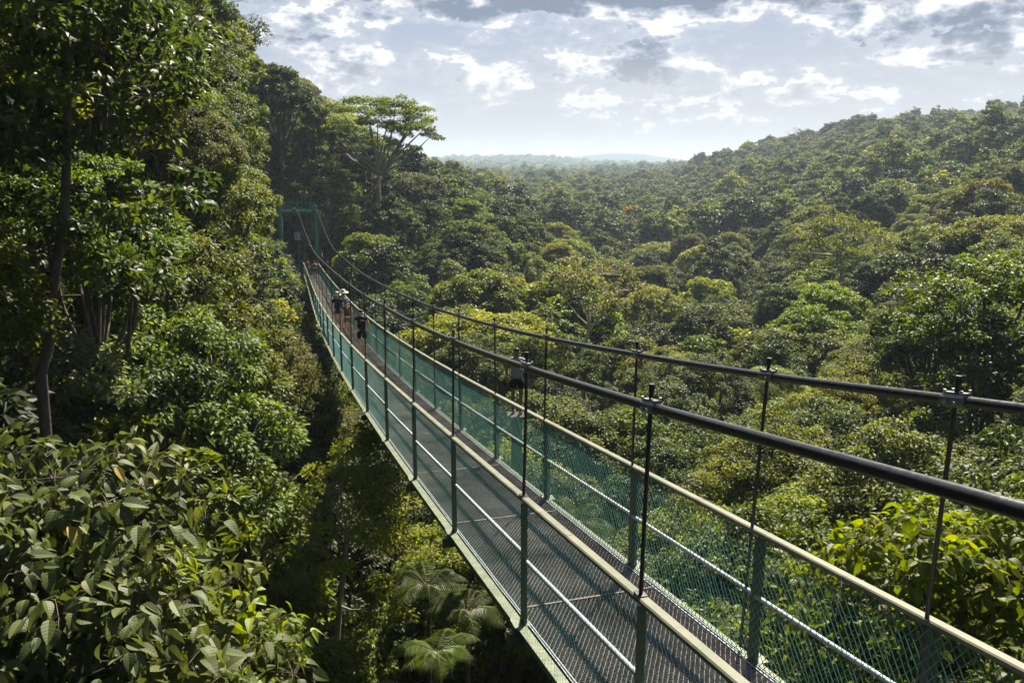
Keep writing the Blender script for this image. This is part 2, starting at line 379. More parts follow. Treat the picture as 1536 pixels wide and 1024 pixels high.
bridge = empty('suspension_bridge', (float(bx_(0)), 0, float(bz_(0))))
tag(bridge, 'long green suspended canopy walkway with netted sides and black cables crossing the forest valley', 'suspension bridge')
BO = np.array(bridge.location)
def bpart(mb, name, mat, parent=None, smooth=False):
    o = mb.build(name, mat, None, smooth)
    # meshes are in world coordinates: shift into the parent's frame
    me = o.data; v = np.empty(len(me.vertices)*3, np.float32); me.vertices.foreach_get('co', v)
    v = v.reshape(-1, 3)-BO.astype(np.float32); me.vertices.foreach_set('co', v.ravel()); me.update()
    o.parent = parent or bridge; return o
ys = np.linspace(Y0, Y1, 240); c, T, S, U = frame(ys)
# deck base mat
mb = MB(); mb.sweep(c, [(-HW+.03, -.05), (-HW+.03, -.012), (HW-.03, -.012), (HW-.03, -.05)], S, U); bpart(mb, 'deck', MAT)
# expanded metal on the deck: zig-zag strands
def zigzag():
    pitch, cell = .044, .056
    s = np.concatenate([np.arange(Y0, 45, pitch), np.arange(45, Y1, pitch*2)])
    g = np.random.default_rng(5); V = []; Q = []; n = 0
    nx = int(2*(HW-.04)/(cell/2)); xs_ = np.linspace(-HW+.04, HW-.04, nx+1)
    cc, TT, SS, UU = frame(s)
    z = np.where(np.arange(nx+1) % 2 == 0, -1., 1.)
    for k in range(len(s)):
        p_ = pitch if s[k] < 45 else pitch*2
        sg = 1 if k % 2 == 0 else -1
        off = sg*z*p_*.46+g.normal(0, .0035, nx+1)
        base = cc[k]+xs_[:, None]*SS[k]+off[:, None]*TT[k]
        w = .007 if s[k] < 45 else .012
        hgt = .006+.005*(z*sg > 0)+g.normal(0, .0012, nx+1)
        v = np.stack([base-TT[k]*w+UU[k]*(-.012), base-TT[k]*w*.3+UU[k]*hgt[:, None], base+TT[k]*w+UU[k]*(hgt[:, None]-.005), base+TT[k]*w+UU[k]*(-.012)], 1)
        V.append(v.reshape(-1, 3))
        i = np.arange(nx)[:, None]*4; j = np.arange(3)[None]
        Q.append((np.stack([i+j, i+j+1, i+4+j+1, i+4+j], -1).reshape(-1, 4))+n); n += 4*(nx+1)
    m = MB(); m.V = V; m.Q = Q; m.n = n; return m
bpart(zigzag(), 'deck_grating', GRATE)
# edge cords
for sg in (-1, 1):
    mb = MB(); yy = np.linspace(Y0, Y1, 500); c2, T2, S2, U2 = frame(yy)
    g = np.random.default_rng(3)
    mb.tube(c2+S2*sg*(HW-.035)+U2*(.016+g.normal(0, .002, (500, 1))), .010, 5, cap=False)
    mb.tube(c2+S2*sg*(HW-.005)+U2*(.020+g.normal(0, .002, (500, 1))), .007, 5, cap=False)
    bpart(mb, 'edge_cord', STEEL, smooth=True)
# edge beams
for sg in (-1, 1):
    a, b = sg*(HW+.015), sg*(HW+(.125 if sg < 0 else .07))
    mb = MB(); mb.sweep(c, [(a, -.20), (a, .0), (a+sg*.008, .008), (b, .008), (b, -.01), (a+sg*.03, -.014), (a+sg*.03, -.20)], S, U)
    beam = bpart(mb, 'edge_beam', GREENP)
    mb = MB(); mb.sweep(c, [(a+sg*.006, .010), (a+sg*.006, .016), (b+sg*.003, .016), (b+sg*.003, -.006), (b+sg*.0, -.006), (b, .010)], S, U)
    bpart(mb, 'flange', BEAMT, beam)
# posts
pl = [2.15, 5.2, 7.68, 10.65, 13.55, 16.8, 20.3, 24, 28, 32]; 
while pl[-1] < 96: pl.append(pl[-1]+3.8)
pr = [2.9, 4.9, 6.75, 9.15, 12.1, 14.85, 17.65, 20.4, 23.3, 26.2, 29.2, 32.3]
while pr[-1] < 96: pr.append(pr[-1]+3.6)
tL = np.array([-3.9, -1.1]+[K*y for y in pl if True])+.265; tR = np.array([-4.2, -1.0]+[K*y for y in pr])-.265
# main cables: pixels -> heights (distance, height below the eye) read off the photograph
cabL = np.array([(-6, -.1), (0, -.75), (2.6, -1.13), (5.2, -1.54), (7.8, -1.91), (10.5, -2.25), (13.5, -2.57), (16.6, -2.85), (20.2, -3.17), (23.8, -3.44), (27.7, -3.71), (35.1, -4.20), (46, -4.95), (58, -5.62), (70, -6.0), (82, -6.0), (92, -5.75), (100, -5.45)])*K
cabR = np.array([(-6, .0), (0, -.6), (4.5, -1.34), (6.8, -1.74), (9.6, -2.17), (12.2, -2.54), (14.7, -2.86), (21.3, -3.58), (25.4, -3.94), (31.8, -4.44), (39.3, -4.95), (47.8, -5.4), (58, -5.95), (70, -6.3), (82, -6.25), (92, -5.85), (100, -5.35)])*K
def cab(sg, Y):
    cc, TT, SS, UU = frame(Y); tab = cabL if sg < 0 else cabR
    p = cc+SS*sg*HW; Yl = p[:, 1]
    w = np.clip((Yl-70)/40, 0, 1)[:, None]; p = p-SS*w*(.45 if sg < 0 else -.25)
    p[:, 2] = CZ+spl(tab[:, 0], tab[:, 1], Yl); return p
PORTY = 100*K
ROTP = None
def ortho(T, S):  # local frame upright: rows along-bridge, side, up
    a = unit(np.array([T[0], T[1], 0.])); return np.array([a, [S[0], S[1], 0.], UP])
for sg, tt, Hh in ((-1, tL, HL), (1, tR, HR)):
    pc, pT, pS, pU = frame(tt)
    # handrail: rounded box section
    yy = np.linspace(Y0, PORTY-.8, 260); c2, T2, S2, U2 = frame(yy); rw, rh = .045, .026
    prof = [(-rw, -rh*.5), (-rw, rh*.6), (-rw*.72, rh), (rw*.72, rh), (rw, rh*.6), (rw, -rh*.5), (rw*.72, -rh), (-rw*.72, -rh)]
    mb = MB(); mb.sweep(c2+S2*sg*(HW+.03)+UP*Hh, prof, S2, U2); bpart(mb, 'handrail', RAILP)
    # mid rail, one length per bay with a little misalignment as in the photo
    for k in range(len(tt)-1):
        mb = MB(); n_ = 6; y3 = np.linspace(tt[k]+.02, tt[k+1]-.02, n_); c3, T3, S3, U3 = frame(y3)
        mb.tube(c3+S3*sg*(HW+.005)+UP*(Hh*.53-.03*np.linspace(-1, 1, n_)[:, None]*(1 if sg < 0 else .2)), .024, 8)
        bpart(mb, 'midrail', STEEL, smooth=True)
    # cable
    yc = np.linspace(Y0, PORTY, 260); pts = cab(sg, yc)
    mb = MB(); mb.tube(pts, .037, 12); cable = bpart(mb, 'main_cable', BLACK, smooth=True)
    # thinner safety wire below the cable at the far part
    for k, y in enumerate(tt):
        g = np.random.default_rng(int(1000+y*10+sg)); A = ortho(pT[k], pS[k])
        foot = pc[k]+pS[k]*sg*(HW+.03)
        m = MB(); w = .075; th = .008
        zc_ = (Hh-.03)/2-.01
        m.box(foot+UP*zc_-A[1]*sg*.03, (w, th, Hh-.03), A)            # flange across the bridge side
        m.box(foot+UP*zc_+A[0]*(-w/2)+A[1]*sg*.008, (th, .068, Hh-.03), A)       # web
        m2 = MB(); hs_ = np.linspace(.05, Hh-.12, 56); ph_ = np.arange(56)*math.pi/2     # the wire lacing the net to the post
        m2.tube(foot+hs_[:, None]*UP+A[0]*(w/2*.8+.012*np.cos(ph_))[:, None]-A[1]*sg*(.032+.014*np.sin(ph_))[:, None], .0045, 4)
        post = bpart(m, 'post', GREENP); bpart(m2, 'lacing_wire', RUST, post)
        # base plate with gussets and cross-beam end below
        m = MB(); m.box(foot+UP*.022+A[1]*sg*.03, (.19, .19, .012), A)
        for d_ in (-1, 1):
            q = foot+A[0]*d_*.005
            tri = np.array([q+UP*.03+A[0]*d_*.085, q+UP*.03, q+UP*.16]); off = A[1]*.008
            m.add(np.vstack([tri-off, tri+off]), [[0, 1, 4, 3], [1, 2, 5, 4], [2, 0, 3, 5]], [[0, 2, 1], [3, 4, 5]])
        bpart(m, 'base_plate', BEAMT, post)
        # hanger rod
        m = MB(); pcab = cab(sg, np.array([y]))[0]
        bot = foot+UP*(Hh+.02 if sg < 0 else .03)+ (A[1]*sg*.0 if sg < 0 else A[0]*.10*(1 if k % 2 else 2.2))
        top = pcab+UP*(.16 if y < 60 else .1)+A[1]*sg*.0
        m.tube([bot, (bot+top)/2+g.normal(0, .004, 3), top], .0165, 8); 
        m.tube([top-UP*.05, top+UP*.01], .021, 8)
        if sg < 0: m.box(bot+UP*.01, (.1, .07, .02), A)
        bpart(m, 'hanger_rod', BLACK, smooth=False)
        if y < 60:
            e = .11; ca = cab(sg, np.array([y-e, y+e])); d = unit(ca[1]-ca[0]); p0 = pcab
            m = MB(); m.tube([p0-d*.10, p0-d*.095, p0+d*.095, p0+d*.10], [.045, .049, .049, .045], 12)
            sd = pS[k]; m.box(p0+UP*.047, (.19, .05, .02), np.array([d, sd, unit(np.cross(d, sd))*-1]))
            cl = bpart(m, 'clamp', CLAMP, cable)
            for a_ in (-.07, .07):
                bl = [(p0+d*a_+sd*b_+UP*.05, p0+d*a_+sd*b_+UP*.075, .010) for b_ in (-.035, .035)]+[(p0+d*a_*.6-sd*.048-UP*.01, p0+d*a_*.6-sd*.062-UP*.01, .011)]
                for q0, q1, r_ in (bl if y < 34 else []):
                    m = MB(); m.tube([q0, q1], r_, 6); bpart(m, 'bolt', BOLT, cable)
    # netting
    sp_ = .078; ks = np.arange(Y0-2, PORTY, sp_); hh = np.linspace(0, 1, 7)
    g = np.random.default_rng(9+sg); N3 = 3
    Vn, Qn, n = [], [], 0
    for dr in (-1, 1):
        Yw = ks[:, None]+dr*hh[None]*Hh*.72 + g.normal(0, .010, (len(ks), 7)); Yw = Yw+np.where(dr < 0, Hh*.72, 0)
        c4, T4, S4, U4 = frame(Yw.ravel())
        Pn = c4+S4*sg*(HW-.012+.006*dr)+UP*((hh[None]*(Hh-.04)+.02)*np.ones((len(ks), 1))).reshape(-1, 1)
        Pn = Pn+S4*sg*((np.sin(Yw.ravel()*2.3)*.010+np.sin(Yw.ravel()*.71+1)*.014)*np.tile(np.sin(hh*math.pi), len(ks)))[:, None]
        Pn = Pn.reshape(len(ks), 7, 3)
        dirv = unit(np.gradient(Pn, axis=1)); sdv = S4.reshape(len(ks), 7, 3); bv = np.cross(dirv, sdv)
        rw_ = (.0040 if sg > 0 else .0015+.0022*np.clip((Yw-16)/16, 0, 1))*np.ones_like(Yw); rw_ = rw_[..., None]
        ring = np.stack([Pn+rw_*(math.cos(a)*sdv+math.sin(a)*bv) for a in (0, 2.094, 4.189)], 2)
        Vn.append(ring.reshape(-1, 3)); W_, S7 = len(ks), 7
        idx = (np.arange(W_)[:, None, None]*S7*3+np.arange(6)[None, :, None]*3+np.arange(3)[None, None]); j2 = (np.arange(3)+1) % 3
        idx2 = (np.arange(W_)[:, None, None]*S7*3+np.arange(6)[None, :, None]*3+j2[None, None])
        Qn.append(np.stack([idx, idx2, idx2+3, idx+3], -1).reshape(-1, 4)+n); n += W_*S7*3
    m = MB(); m.V = Vn; m.Q = Qn; m.n = n; bpart(m, 'netting', NET)
# cross beams under the deck
for y in tL:
    cc, TT, SS, UU = frame([y]); A = ortho(TT[0], SS[0]); m = MB()
    m.box(cc[0]-UP*.145, (.09, 2*HW+.42, .13), np.array([TT[0], SS[0], UU[0]]))
    bpart(m, 'cross_beam', GREENP)
    m = MB(); m.box(cc[0]+UU[0]*.012+TT[0]*.4, (.035, 2*HW-.12, .008), np.array([TT[0], SS[0], UU[0]])); bpart(m, 'panel_joint', STEELD)

# ------------------------------------------------------------ portal at the far end
def hor(u, Y): d = ray(u, 350); return d[0]/d[1]*Y
cP, TP, SP, UPp = frame([PORTY]); aP = unit(np.array([TP[0][0], TP[0][1], 0])); sP = SP[0]
px0, px1 = hor(420.5, PORTY), hor(473.5, PORTY); ztop = at(445, 313, PORTY)[2]; zb = at(445, 316.5, PORTY)[2]
portal = empty('bridge_portal', ((px0+px1)/2, PORTY+.2, cP[0][2]-3))
tag(portal, 'green steel goal-shaped portal carrying the cables at the far end of the walkway', 'portal')
PO = np.array(portal.location)
def rel(o, P0, parent):
    me = o.data; v = np.empty(len(me.vertices)*3, np.float32); me.vertices.foreach_get('co', v)
    me.vertices.foreach_set('co', (v.reshape(-1, 3)-np.asarray(P0, np.float32)).ravel()); me.update(); o.parent = parent; return o
for x in (px0, px1):
    m = MB(); m.tube([[x, PORTY+.2, cP[0][2]-3], [x, PORTY+.2, ztop+.35]], .29, 16); m.tube([[x, PORTY+.2, ztop+.35], [x, PORTY+.2, ztop+.42]], .33, 16)
    rel(m.build('column', TEALP, smooth=True), PO, portal)
m = MB(); m.box([(px0+px1)/2, PORTY+.2, zb-.15], (px1-px0+.9, .32, .30)); m.box([(px0+px1)/2, PORTY+.2, zb+.03], (px1-px0+1.1, .44, .07))
rel(m.build('crossbeam', TEALP), PO, portal)
m = MB(); zt = zb+1.05
m.tube([[px0, PORTY+.2, zt], [px1, PORTY+.2, zt]], .05, 6); m.tube([[px0, PORTY+.2, zb+.3], [px1, PORTY+.2, zb+.3]], .04, 6)
for k in range(9):
    x = px0+(px1-px0)*k/8; m.tube([[x, PORTY+.2, zb], [x, PORTY+.2, zt]], .035, 6)
    if k < 8 and k in (1, 5, 6): m.tube([[x, PORTY+.2, zb+.3], [x+(px1-px0)/8, PORTY+.2, zt]], .03, 5)
rel(m.build('guard_rail', TEALP), PO, portal)
m = MB()
for u in (444, 473): m.tube([[hor(u, PORTY), PORTY-.05, zb-.05], [hor(u, PORTY), PORTY-.05, zb+.35]], .2, 10)
rel(m.build('cable_saddle', CLAMP), PO, portal)
# landing platform
land = empty('landing_platform', (px0+1.5, PORTY+3, cP[0][2]-3))
tag(land, 'small railed timber landing beside the far portal columns', 'platform'); LO = np.array(land.location); m = MB()
m.box([(px0+px1)/2-.8, PORTY+3.1, cP[0][2]-.15], (px1-px0+1.6, 5, .25)); 
WOOD = pmat('timber', (.06, .045, .03), (.14, .11, .08), scale=4, rough=.8, bump=.3)
rel(m.build('floor', WOOD), LO, land)
for x in (px0-1, px0+1, px1-.5):
    for y in (PORTY+.9, PORTY+5.2): m = MB(); m.tube([[x, y, cP[0][2]-8], [x, y, cP[0][2]-.2]], .12, 8); rel(m.build('stilt', WOOD), LO, land)
m = MB()
for x in np.linspace(px0-1.5, px0+2.2, 6): m.tube([[x, PORTY+.75, cP[0][2]], [x, PORTY+.75, cP[0][2]+1.15]], .04, 6)
for h_ in (.4, .8, 1.15): m.tube([[px0-1.6, PORTY+.75, cP[0][2]+h_], [px0+2.3, PORTY+.75, cP[0][2]+h_]], .035, 6)
rel(m.build('railing', TEALP), LO, land)
# second walkway climbing away behind the portal
sw = empty('upper_walkway', tuple(at(452, 362, PORTY+8)))
tag(sw, 'narrow netted walkway climbing steeply behind the far portal towards the trees', 'walkway'); WO = np.array(sw.location)
a0, a1 = at(447, 352, PORTY+7), at(436, 318, PORTY+24); b0, b1 = at(455, 352, PORTY+7), at(446, 318, PORTY+24)
m = MB(); n_ = 26
for k in range(n_):
    f = k/(n_-1); m.tube([a0*(1-f)+a1*f, b0*(1-f)+b1*f], .035, 5)
sd_ = unit(b0-a0); fw = unit(a1-a0); up_ = np.cross(sd_, fw)
rel(m.build('slats', STEEL), WO, sw)
m = MB()
for p, q in ((a0, a1), (b0, b1)):
    m.tube([p, q], .06, 6); m.tube([p+UP*1.0, (p+q)/2+UP*.85, q+UP*1.1], .045, 6)
rel(m.build('side_ropes', pmat('rope', (.25, .2, .15), (.42, .36, .28), rough=.8)), WO, sw)
m = MB(); n_ = 40
for k in range(n_):
    f = k/(n_-1)
    for p, q in ((a0, a1), (b0, b1)):
        m.tube([p*(1-f)+q*f, p*(1-f)+q*f+UP*1.0], .014, 3)
rel(m.build('netting', NET), WO, sw)
m = MB(); m.tube([a0-UP*7, a0], .16, 8); m.tube([b0-UP*7, b0], .1, 8); m.tube([a0, b0], .1, 6)
rel(m.build('support_post', TEALP), WO, sw)
sg_ = empty('notice_board', tuple(at(445, 352, PORTY+6.7))); tag(sg_, 'white and pinkish notice board hanging at the foot of the upper walkway', 'sign'); NO = np.array(sg_.location)
pA, pB = at(441.5, 348, PORTY+6.7), at(451, 360, PORTY+6.7)
m = MB(); m.box((pA+pB)/2, (pB[0]-pA[0], .05, pA[2]-pB[2]))
rel(m.build('board', pmat('white_board', (.5, .5, .47), (.75, .74, .7), scale=2, rough=.5)), NO, sg_)
m = MB(); m.box((pA+pB)/2+[-.18, -.035, -.03], (.2, .02, .8)); rel(m.build('printed_panel', pmat('pink_panel', (.55, .22, .18), (.7, .45, .4), scale=3)), NO, sg_)

# ------------------------------------------------------------ people
def deck_hit(u, v, lo=10, hi=100):
    d = ray(u, v); r = d[2]/d[1]; ys_ = np.linspace(lo, hi, 4000); f = (bz_(ys_)-CZ)/ys_-r
    k = int(np.argmin(np.abs(f))); y = ys_[k]; return np.array([d[0]/d[1]*y, y, bz_(y)])
def skin(name, V, E_, Rd, mat, parent, sub=2, smooth=True):
    me = bpy.data.meshes.new(name); me.from_pydata([tuple(v) for v in V], E_, []); me.update()
    o = link(bpy.data.objects.new(name, me)); md = o.modifiers.new('s', 'SKIN'); md.use_smooth_shade = True
    for i, r in enumerate(Rd):
        r = r if isinstance(r, tuple) else (r, r); me.skin_vertices[0].data[i].radius = r
    me.skin_vertices[0].data[0].use_root = True
    sb = o.modifiers.new('u', 'SUBSURF'); sb.levels = sub; sb.render_levels = sub
    dg = bpy.context.evaluated_depsgraph_get(); me2 = bpy.data.meshes.new_from_object(o.evaluated_get(dg)); me2.name = name
    o.modifiers.clear(); o.data = me2; me2.materials.clear(); me2.materials.append(mat); o.parent = parent; return o
def cloth(name, c, c2=None, sc=30): return pmat(name, c, c2 or tuple(x*1.25 for x in c), scale=sc, rough=.85, spec=.2, bump=.2)
SKIN = pmat('skin', (.46, .26, .17), (.54, .32, .22), scale=10, rough=.5); SKIND = pmat('skin_dark', (.13, .065, .04), (.17, .09, .055), scale=10, rough=.5)
HAIR = pmat('hair', (.012, .009, .007), (.03, .02, .014), scale=30, rough=.5); SHOE = pmat('shoe', (.25, .23, .2), (.4, .38, .34), scale=20, rough=.7)
def person(loc, yaw, h, label, top, bottom, step=.12, skinm=None, sleeve=.5, dress=False, hair='short', armL=None, armR=None, lean=0., short=.55):
    """origin between the feet, facing +Y before yaw. armL/armR: (elbow, wrist) in metres at height 1.7"""
    p = empty('person', loc, yaw); p.scale = (h/1.72,)*3
    tag(p, label, 'person', 'people on the walkway'); sk = skinm or SKIN
    L = lambda z: lean*max(0, z-.95)
    eL, wL = armL or ((-.27, -.02, 1.16), (-.27, .10, .92)); eR, wR = armR or ((.27, -.04, 1.16), (.28, .04, .91))
    V = [(0, 0, .95), (0, L(1.12), 1.12), (0, L(1.32)-.01, 1.32), (0, L(1.46)-.01, 1.44), (0, L(1.5), 1.51), (0, L(1.6)+.01, 1.60), (0, L(1.67)+.005, 1.67),
         (-.19, L(1.42), 1.41), tuple(eL), tuple(wL), (.19, L(1.42), 1.41), tuple(eR), tuple(wR),
         (-.10, 0, .90), (-.105, step*.55+.02, .50), (-.10, step, .09), (-.10, step+.14, .03),
         (.10, 0, .90), (.105, -step*.3+.03, .50), (.10, -step, .09), (.10, -step+.14, .03)]
    Rr = [(.16, .11), (.13, .10), (.155, .105), (.09, .075), .052, (.078, .092), (.07, .085), .058, .04, .026, .058, .04, .026,
          .085, .056, .04, .03, .085, .056, .04, .03]
    E_ = [(0, 1), (1, 2), (2, 3), (3, 4), (4, 5), (5, 6), (3, 7), (7, 8), (8, 9), (3, 10), (10, 11), (11, 12), (0, 13), (13, 14), (14, 15), (15, 16), (0, 17), (17, 18), (18, 19), (19, 20)]
    for wi, ei, sd in ((9, 8, -1), (12, 11, 1)):
        w = np.array(V[wi]); d = unit(w-np.array(V[ei])); k = len(V); palm = w+d*.07; V.append(tuple(palm)); Rr.append((.034, .018)); E_.append((wi, k))
        sdv = np.array([0, 1., 0]) if abs(d[2]) > .6 else np.array([1., 0, 0])
        for j, ln in enumerate((.065, .075, .072, .055)):
            b_ = palm+sdv*(j-1.5)*.019+d*.03; q = b_+d*ln*.55+np.array([-sd*.008, 0, 0]); e_ = q+d*ln*.45+np.array([-sd*.02, 0, 0]); n_ = len(V)
            V += [tuple(b_), tuple(q), tuple(e_)]; Rr += [.009, .009, .007]; E_ += [(k, n_), (n_, n_+1), (n_+1, n_+2)]
        n_ = len(V); tb = w+d*.03+sdv*.035; V += [tuple(tb), tuple(tb+d*.045+sdv*.012)]; Rr += [.011, .009]; E_ += [(k, n_), (n_, n_+1)]
    # nose and ears
    n_ = len(V); V += [(0, L(1.6)+.115, 1.595)]; Rr += [.013]; E_ += [(5, n_)]
    for s_ in (-1, 1):
        n_ = len(V); V += [(s_*.083, L(1.6)+.0, 1.60)]; Rr += [.016]; E_ += [(5, n_)]
    skin('body', V, E_, Rr, sk, p)
    m = MB()
    for s_ in (-1, 1): m.tube([(s_*.033, L(1.6)+.088, 1.625), (s_*.033, L(1.6)+.100, 1.625)], [.013, .008], 8)
    m.build('eyes', HAIR, p)
    m = MB(); m.tube([(-.025, L(1.6)+.094, 1.55), (0, L(1.6)+.099, 1.548), (.025, L(1.6)+.094, 1.55)], .006, 5); m.build('mouth', pmat('lips', (.25, .08, .07)), p)
    f = sleeve
    def lerp(a, b, f): return tuple(np.array(a)*(1-f)+np.array(b)*f)
    Vs = [(0, 0, .86), V[1], V[2], V[3], V[7], lerp(V[7], eL, f), V[10], lerp(V[10], eR, f)]
    skin('shirt', Vs, [(0, 1), (1, 2), (2, 3), (3, 4), (4, 5), (3, 6), (6, 7)], [(.185, .135), (.16, .125), (.18, .13), (.10, .09), .078, .065, .078, .065], top, p)
    kL, kR = lerp(V[13], V[14], short), lerp(V[17], V[18], short)
    if dress: skin('skirt', [(0, 0, 1.02), (0, 0, .85), (0, .02, .62)], [(0, 1), (1, 2)], [(.17, .13), (.20, .16), (.235, .18)], bottom, p)
    else: skin('shorts', [(0, 0, 1.06), (0, 0, .93), V[13], kL, V[17], kR], [(0, 1), (1, 2), (2, 3), (1, 4), (4, 5)], [(.165, .12), (.175, .13), .115, .092, .115, .092], bottom, p)
    hh_ = [(0, L(1.6)-.02, 1.63), (0, L(1.6)-.012, 1.69), (0, L(1.6)+.02, 1.70)]; hr_ = [(.088, .085), (.078, .085), (.06, .06)]
    he = [(0, 1), (1, 2)]
    if hair == 'long': hh_ += [(0, L(1.6)-.07, 1.52), (0, L(1.6)-.10, 1.36)]; hr_ += [(.07, .045), (.045, .03)]; he += [(0, 3), (3, 4)]
    if hair == 'bun': hh_ += [(0, L(1.6)-.04, 1.80)]; hr_ += [(.045, .045)]; he += [(1, 3)]
    skin('hair', hh_, he, hr_, HAIR, p)
    for i in (15, 19):
        q = V[i]; skin('shoe', [(q[0], q[1]-.035, .055), (q[0], q[1]+.06, .045), (q[0], q[1]+.15, .03)], [(0, 1), (1, 2)], [(.05, .045), (.05, .04), (.045, .026)], SHOE, p)
    return p
def backpack(loc, yaw, h, mat, label, sc=1.):
    b = empty('backpack', loc, yaw); b.scale = (h/1.72*sc,)*3; tag(b, label, 'backpack')
    skin('pack', [(0, -.23, 1.12), (0, -.24, 1.30), (0, -.21, 1.42)], [(0, 1), (1, 2)], [(.12, .075), (.14, .085), (.11, .06)], mat, b)
    skin('pocket', [(0, -.32, 1.13), (0, -.32, 1.22)], [(0, 1)], [(.09, .03), (.09, .03)], mat, b)
    for s_ in (-1, 1):
        m = MB(); m.tube([(s_*.09, -.17, 1.46), (s_*.10, -.03, 1.52), (s_*.11, .125, 1.42), (s_*.13, .13, 1.25), (s_*.16, .0, 1.12), (s_*.12, -.16, 1.10)], .017, 6); m.build('strap', mat, b)
    return b
def hat(loc, yaw, h, mat, label, brim=.19, lift=0., off=(0, 0)):
    b = empty('sun_hat', loc, yaw); b.scale = (h/1.72,)*3; tag(b, label, 'hat'); g = []
    m = MB(); a = np.arange(20)*2*math.pi/20; prof = [(brim, 1.655), (brim*.97, 1.675), (.108, 1.69), (.103, 1.77), (.07, 1.81), (0.005, 1.818)]
    V = np.array([[r*math.cos(q)+off[0], r*math.sin(q)+off[1]+.0, z+lift+.012*math.sin(2*q)*(r > .15)] for r, z in prof for q in a]); k = 20
    Q = [[i*k+j, i*k+(j+1) % k, (i+1)*k+(j+1) % k, (i+1)*k+j] for i in range(len(prof)-1) for j in range(k)]
    m.add(V, Q); m.build('crown_and_brim', mat, b, smooth=True)
    m = MB(); m.tube([[.108*math.cos(q)+off[0], .108*math.sin(q)+off[1], 1.705+lift] for q in np.linspace(0, 2*math.pi, 20)], .009, 5); m.build('band', cloth('band_cloth', (.06, .05, .04)), b); return b
navy = cloth('navy_cloth', (.012, .016, .035)); navy2 = cloth('dark_navy_cloth', (.009, .011, .02)); brown = cloth('brown_cloth', (.10, .035, .022)); olive = cloth('olive_cloth', (.13, .115, .045))
straw = cloth('straw', (.42, .36, .27), (.62, .55, .43), 60); bluec = cloth('blue_cloth', (.03, .08, .14)); greyc = cloth('grey_stripe_cloth', (.10, .10, .115), (.28, .28, .29), 25); blk = cloth('black_cloth', (.008, .008, .01))
pinkc = cloth('pink_cloth', (.55, .25, .2)); whitec = cloth('white_cloth', (.6, .58, .55)); creamc = cloth('cream_cloth', (.55, .47, .34))
def hd(Y): return math.atan2(-(float(bx_(Y+1))-float(bx_(Y-1))), 2.)
PA = deck_hit(551, 531); hA = 63.5/F*PA[1]*1.0
PB = deck_hit(525, 503); hB = 54/F*PB[1]; PC_ = deck_hit(508, 494); hC = 59/F*PC_[1]; PD = deck_hit(519, 482); PE = deck_hit(457.5, 403.5, 50); PF_ = deck_hit(449, 393, 50, 108)
for nm, q, hh_ in (('A', PA, hA), ('B', PB, hB), ('C', PC_, hC), ('D', PD, 0), ('E', PE, 27/F*PE[1]), ('F', PF_, 0)):
    cq = float(bx_(q[1])); print('person', nm, np.round(q, 2), 'lateral', round(q[0]-cq, 2), 'h', round(hh_, 2))
def onD(q, lat):   # keep on the deck
    x = float(bx_(q[1]))+lat; return (x, q[1], float(bz_(q[1]))+.02)
lA = onD(PA, .34); person(lA, hd(PA[1]), 1.83*1.06, 'person in dark navy top and black shorts with backpack, last of the walkers going away', navy2, blk, sleeve=.42, short=.8)
backpack(lA, hd(PA[1]), 1.83*1.06, cloth('plum_pack', (.025, .016, .022)), 'dark slim backpack of the walker in black shorts and dark navy top', .97)
lB = onD(PB, .30); person(lB, hd(PB[1])-.1, 1.78, 'person in brown top and olive shorts with cream bag, second on the walkway', brown, olive, hair='bun', sleeve=.25, short=.62, step=.05)
bg_ = empty('shoulder_bag', lB, hd(PB[1])); bg_.scale = (1.035,)*3; tag(bg_, 'cream shoulder bag across the lower back of the walker in brown', 'bag')
skin('bag_body', [(-.12, -.2, .99), (.12, -.2, .97)], [(0, 1)], [(.085, .05), (.085, .05)], creamc, bg_)
m = MB(); m.tube([(-.19, -.16, 1.04), (-.2, -.02, 1.2), (-.12, .02, 1.49), (.02, -.14, 1.42), (.12, -.16, 1.25), (.2, -.16, 1.03)], .012, 6); m.build('strap', creamc, bg_)
lC = onD(PC_, .0); person(lC, hd(PC_[1]), 1.92*1.06, 'person in navy shirt and black shorts with pale hat walking beside the netted rail', navy, blk, sleeve=.55, short=.45, step=.03)
hat(lC, hd(PC_[1]), 1.92*1.06, straw, 'pale cloth sun hat worn by the walker in navy')
lD = onD((0, PC_[1]+1.1), .42); person(lD, hd(lD[1])+.2, 1.95, 'person in blue shirt half hidden behind the walker in navy', bluec, navy, sleeve=.6, step=.04)
hat(lD, hd(lD[1]), 1.97*1.06, straw, 'wide straw hat of the walker half hidden behind', brim=.25, lift=.01)
lE = onD(PE, .15); person(lE, hd(PE[1]), 1.95*1.06, 'tiny distant person in black skirt with backpack near the portal', whitec, blk, dress=True, step=.05)
backpack(lE, hd(PE[1]), 1.95*1.06, cloth('navy_pack', (.02, .03, .07)), 'small navy backpack on the distant walker near the portal')
lF = onD((0, PE[1]+6), -.25); person(lF, hd(lF[1])+.9, 1.9, 'tiny distant person in pink and white leaning on the rail near the portal', pinkc, whitec, lean=.35, armL=((-.22, .2, 1.2), (-.2, .38, 1.28)), armR=((.25, .2, 1.2), (.2, .4, 1.3)), step=.04, hair='long')
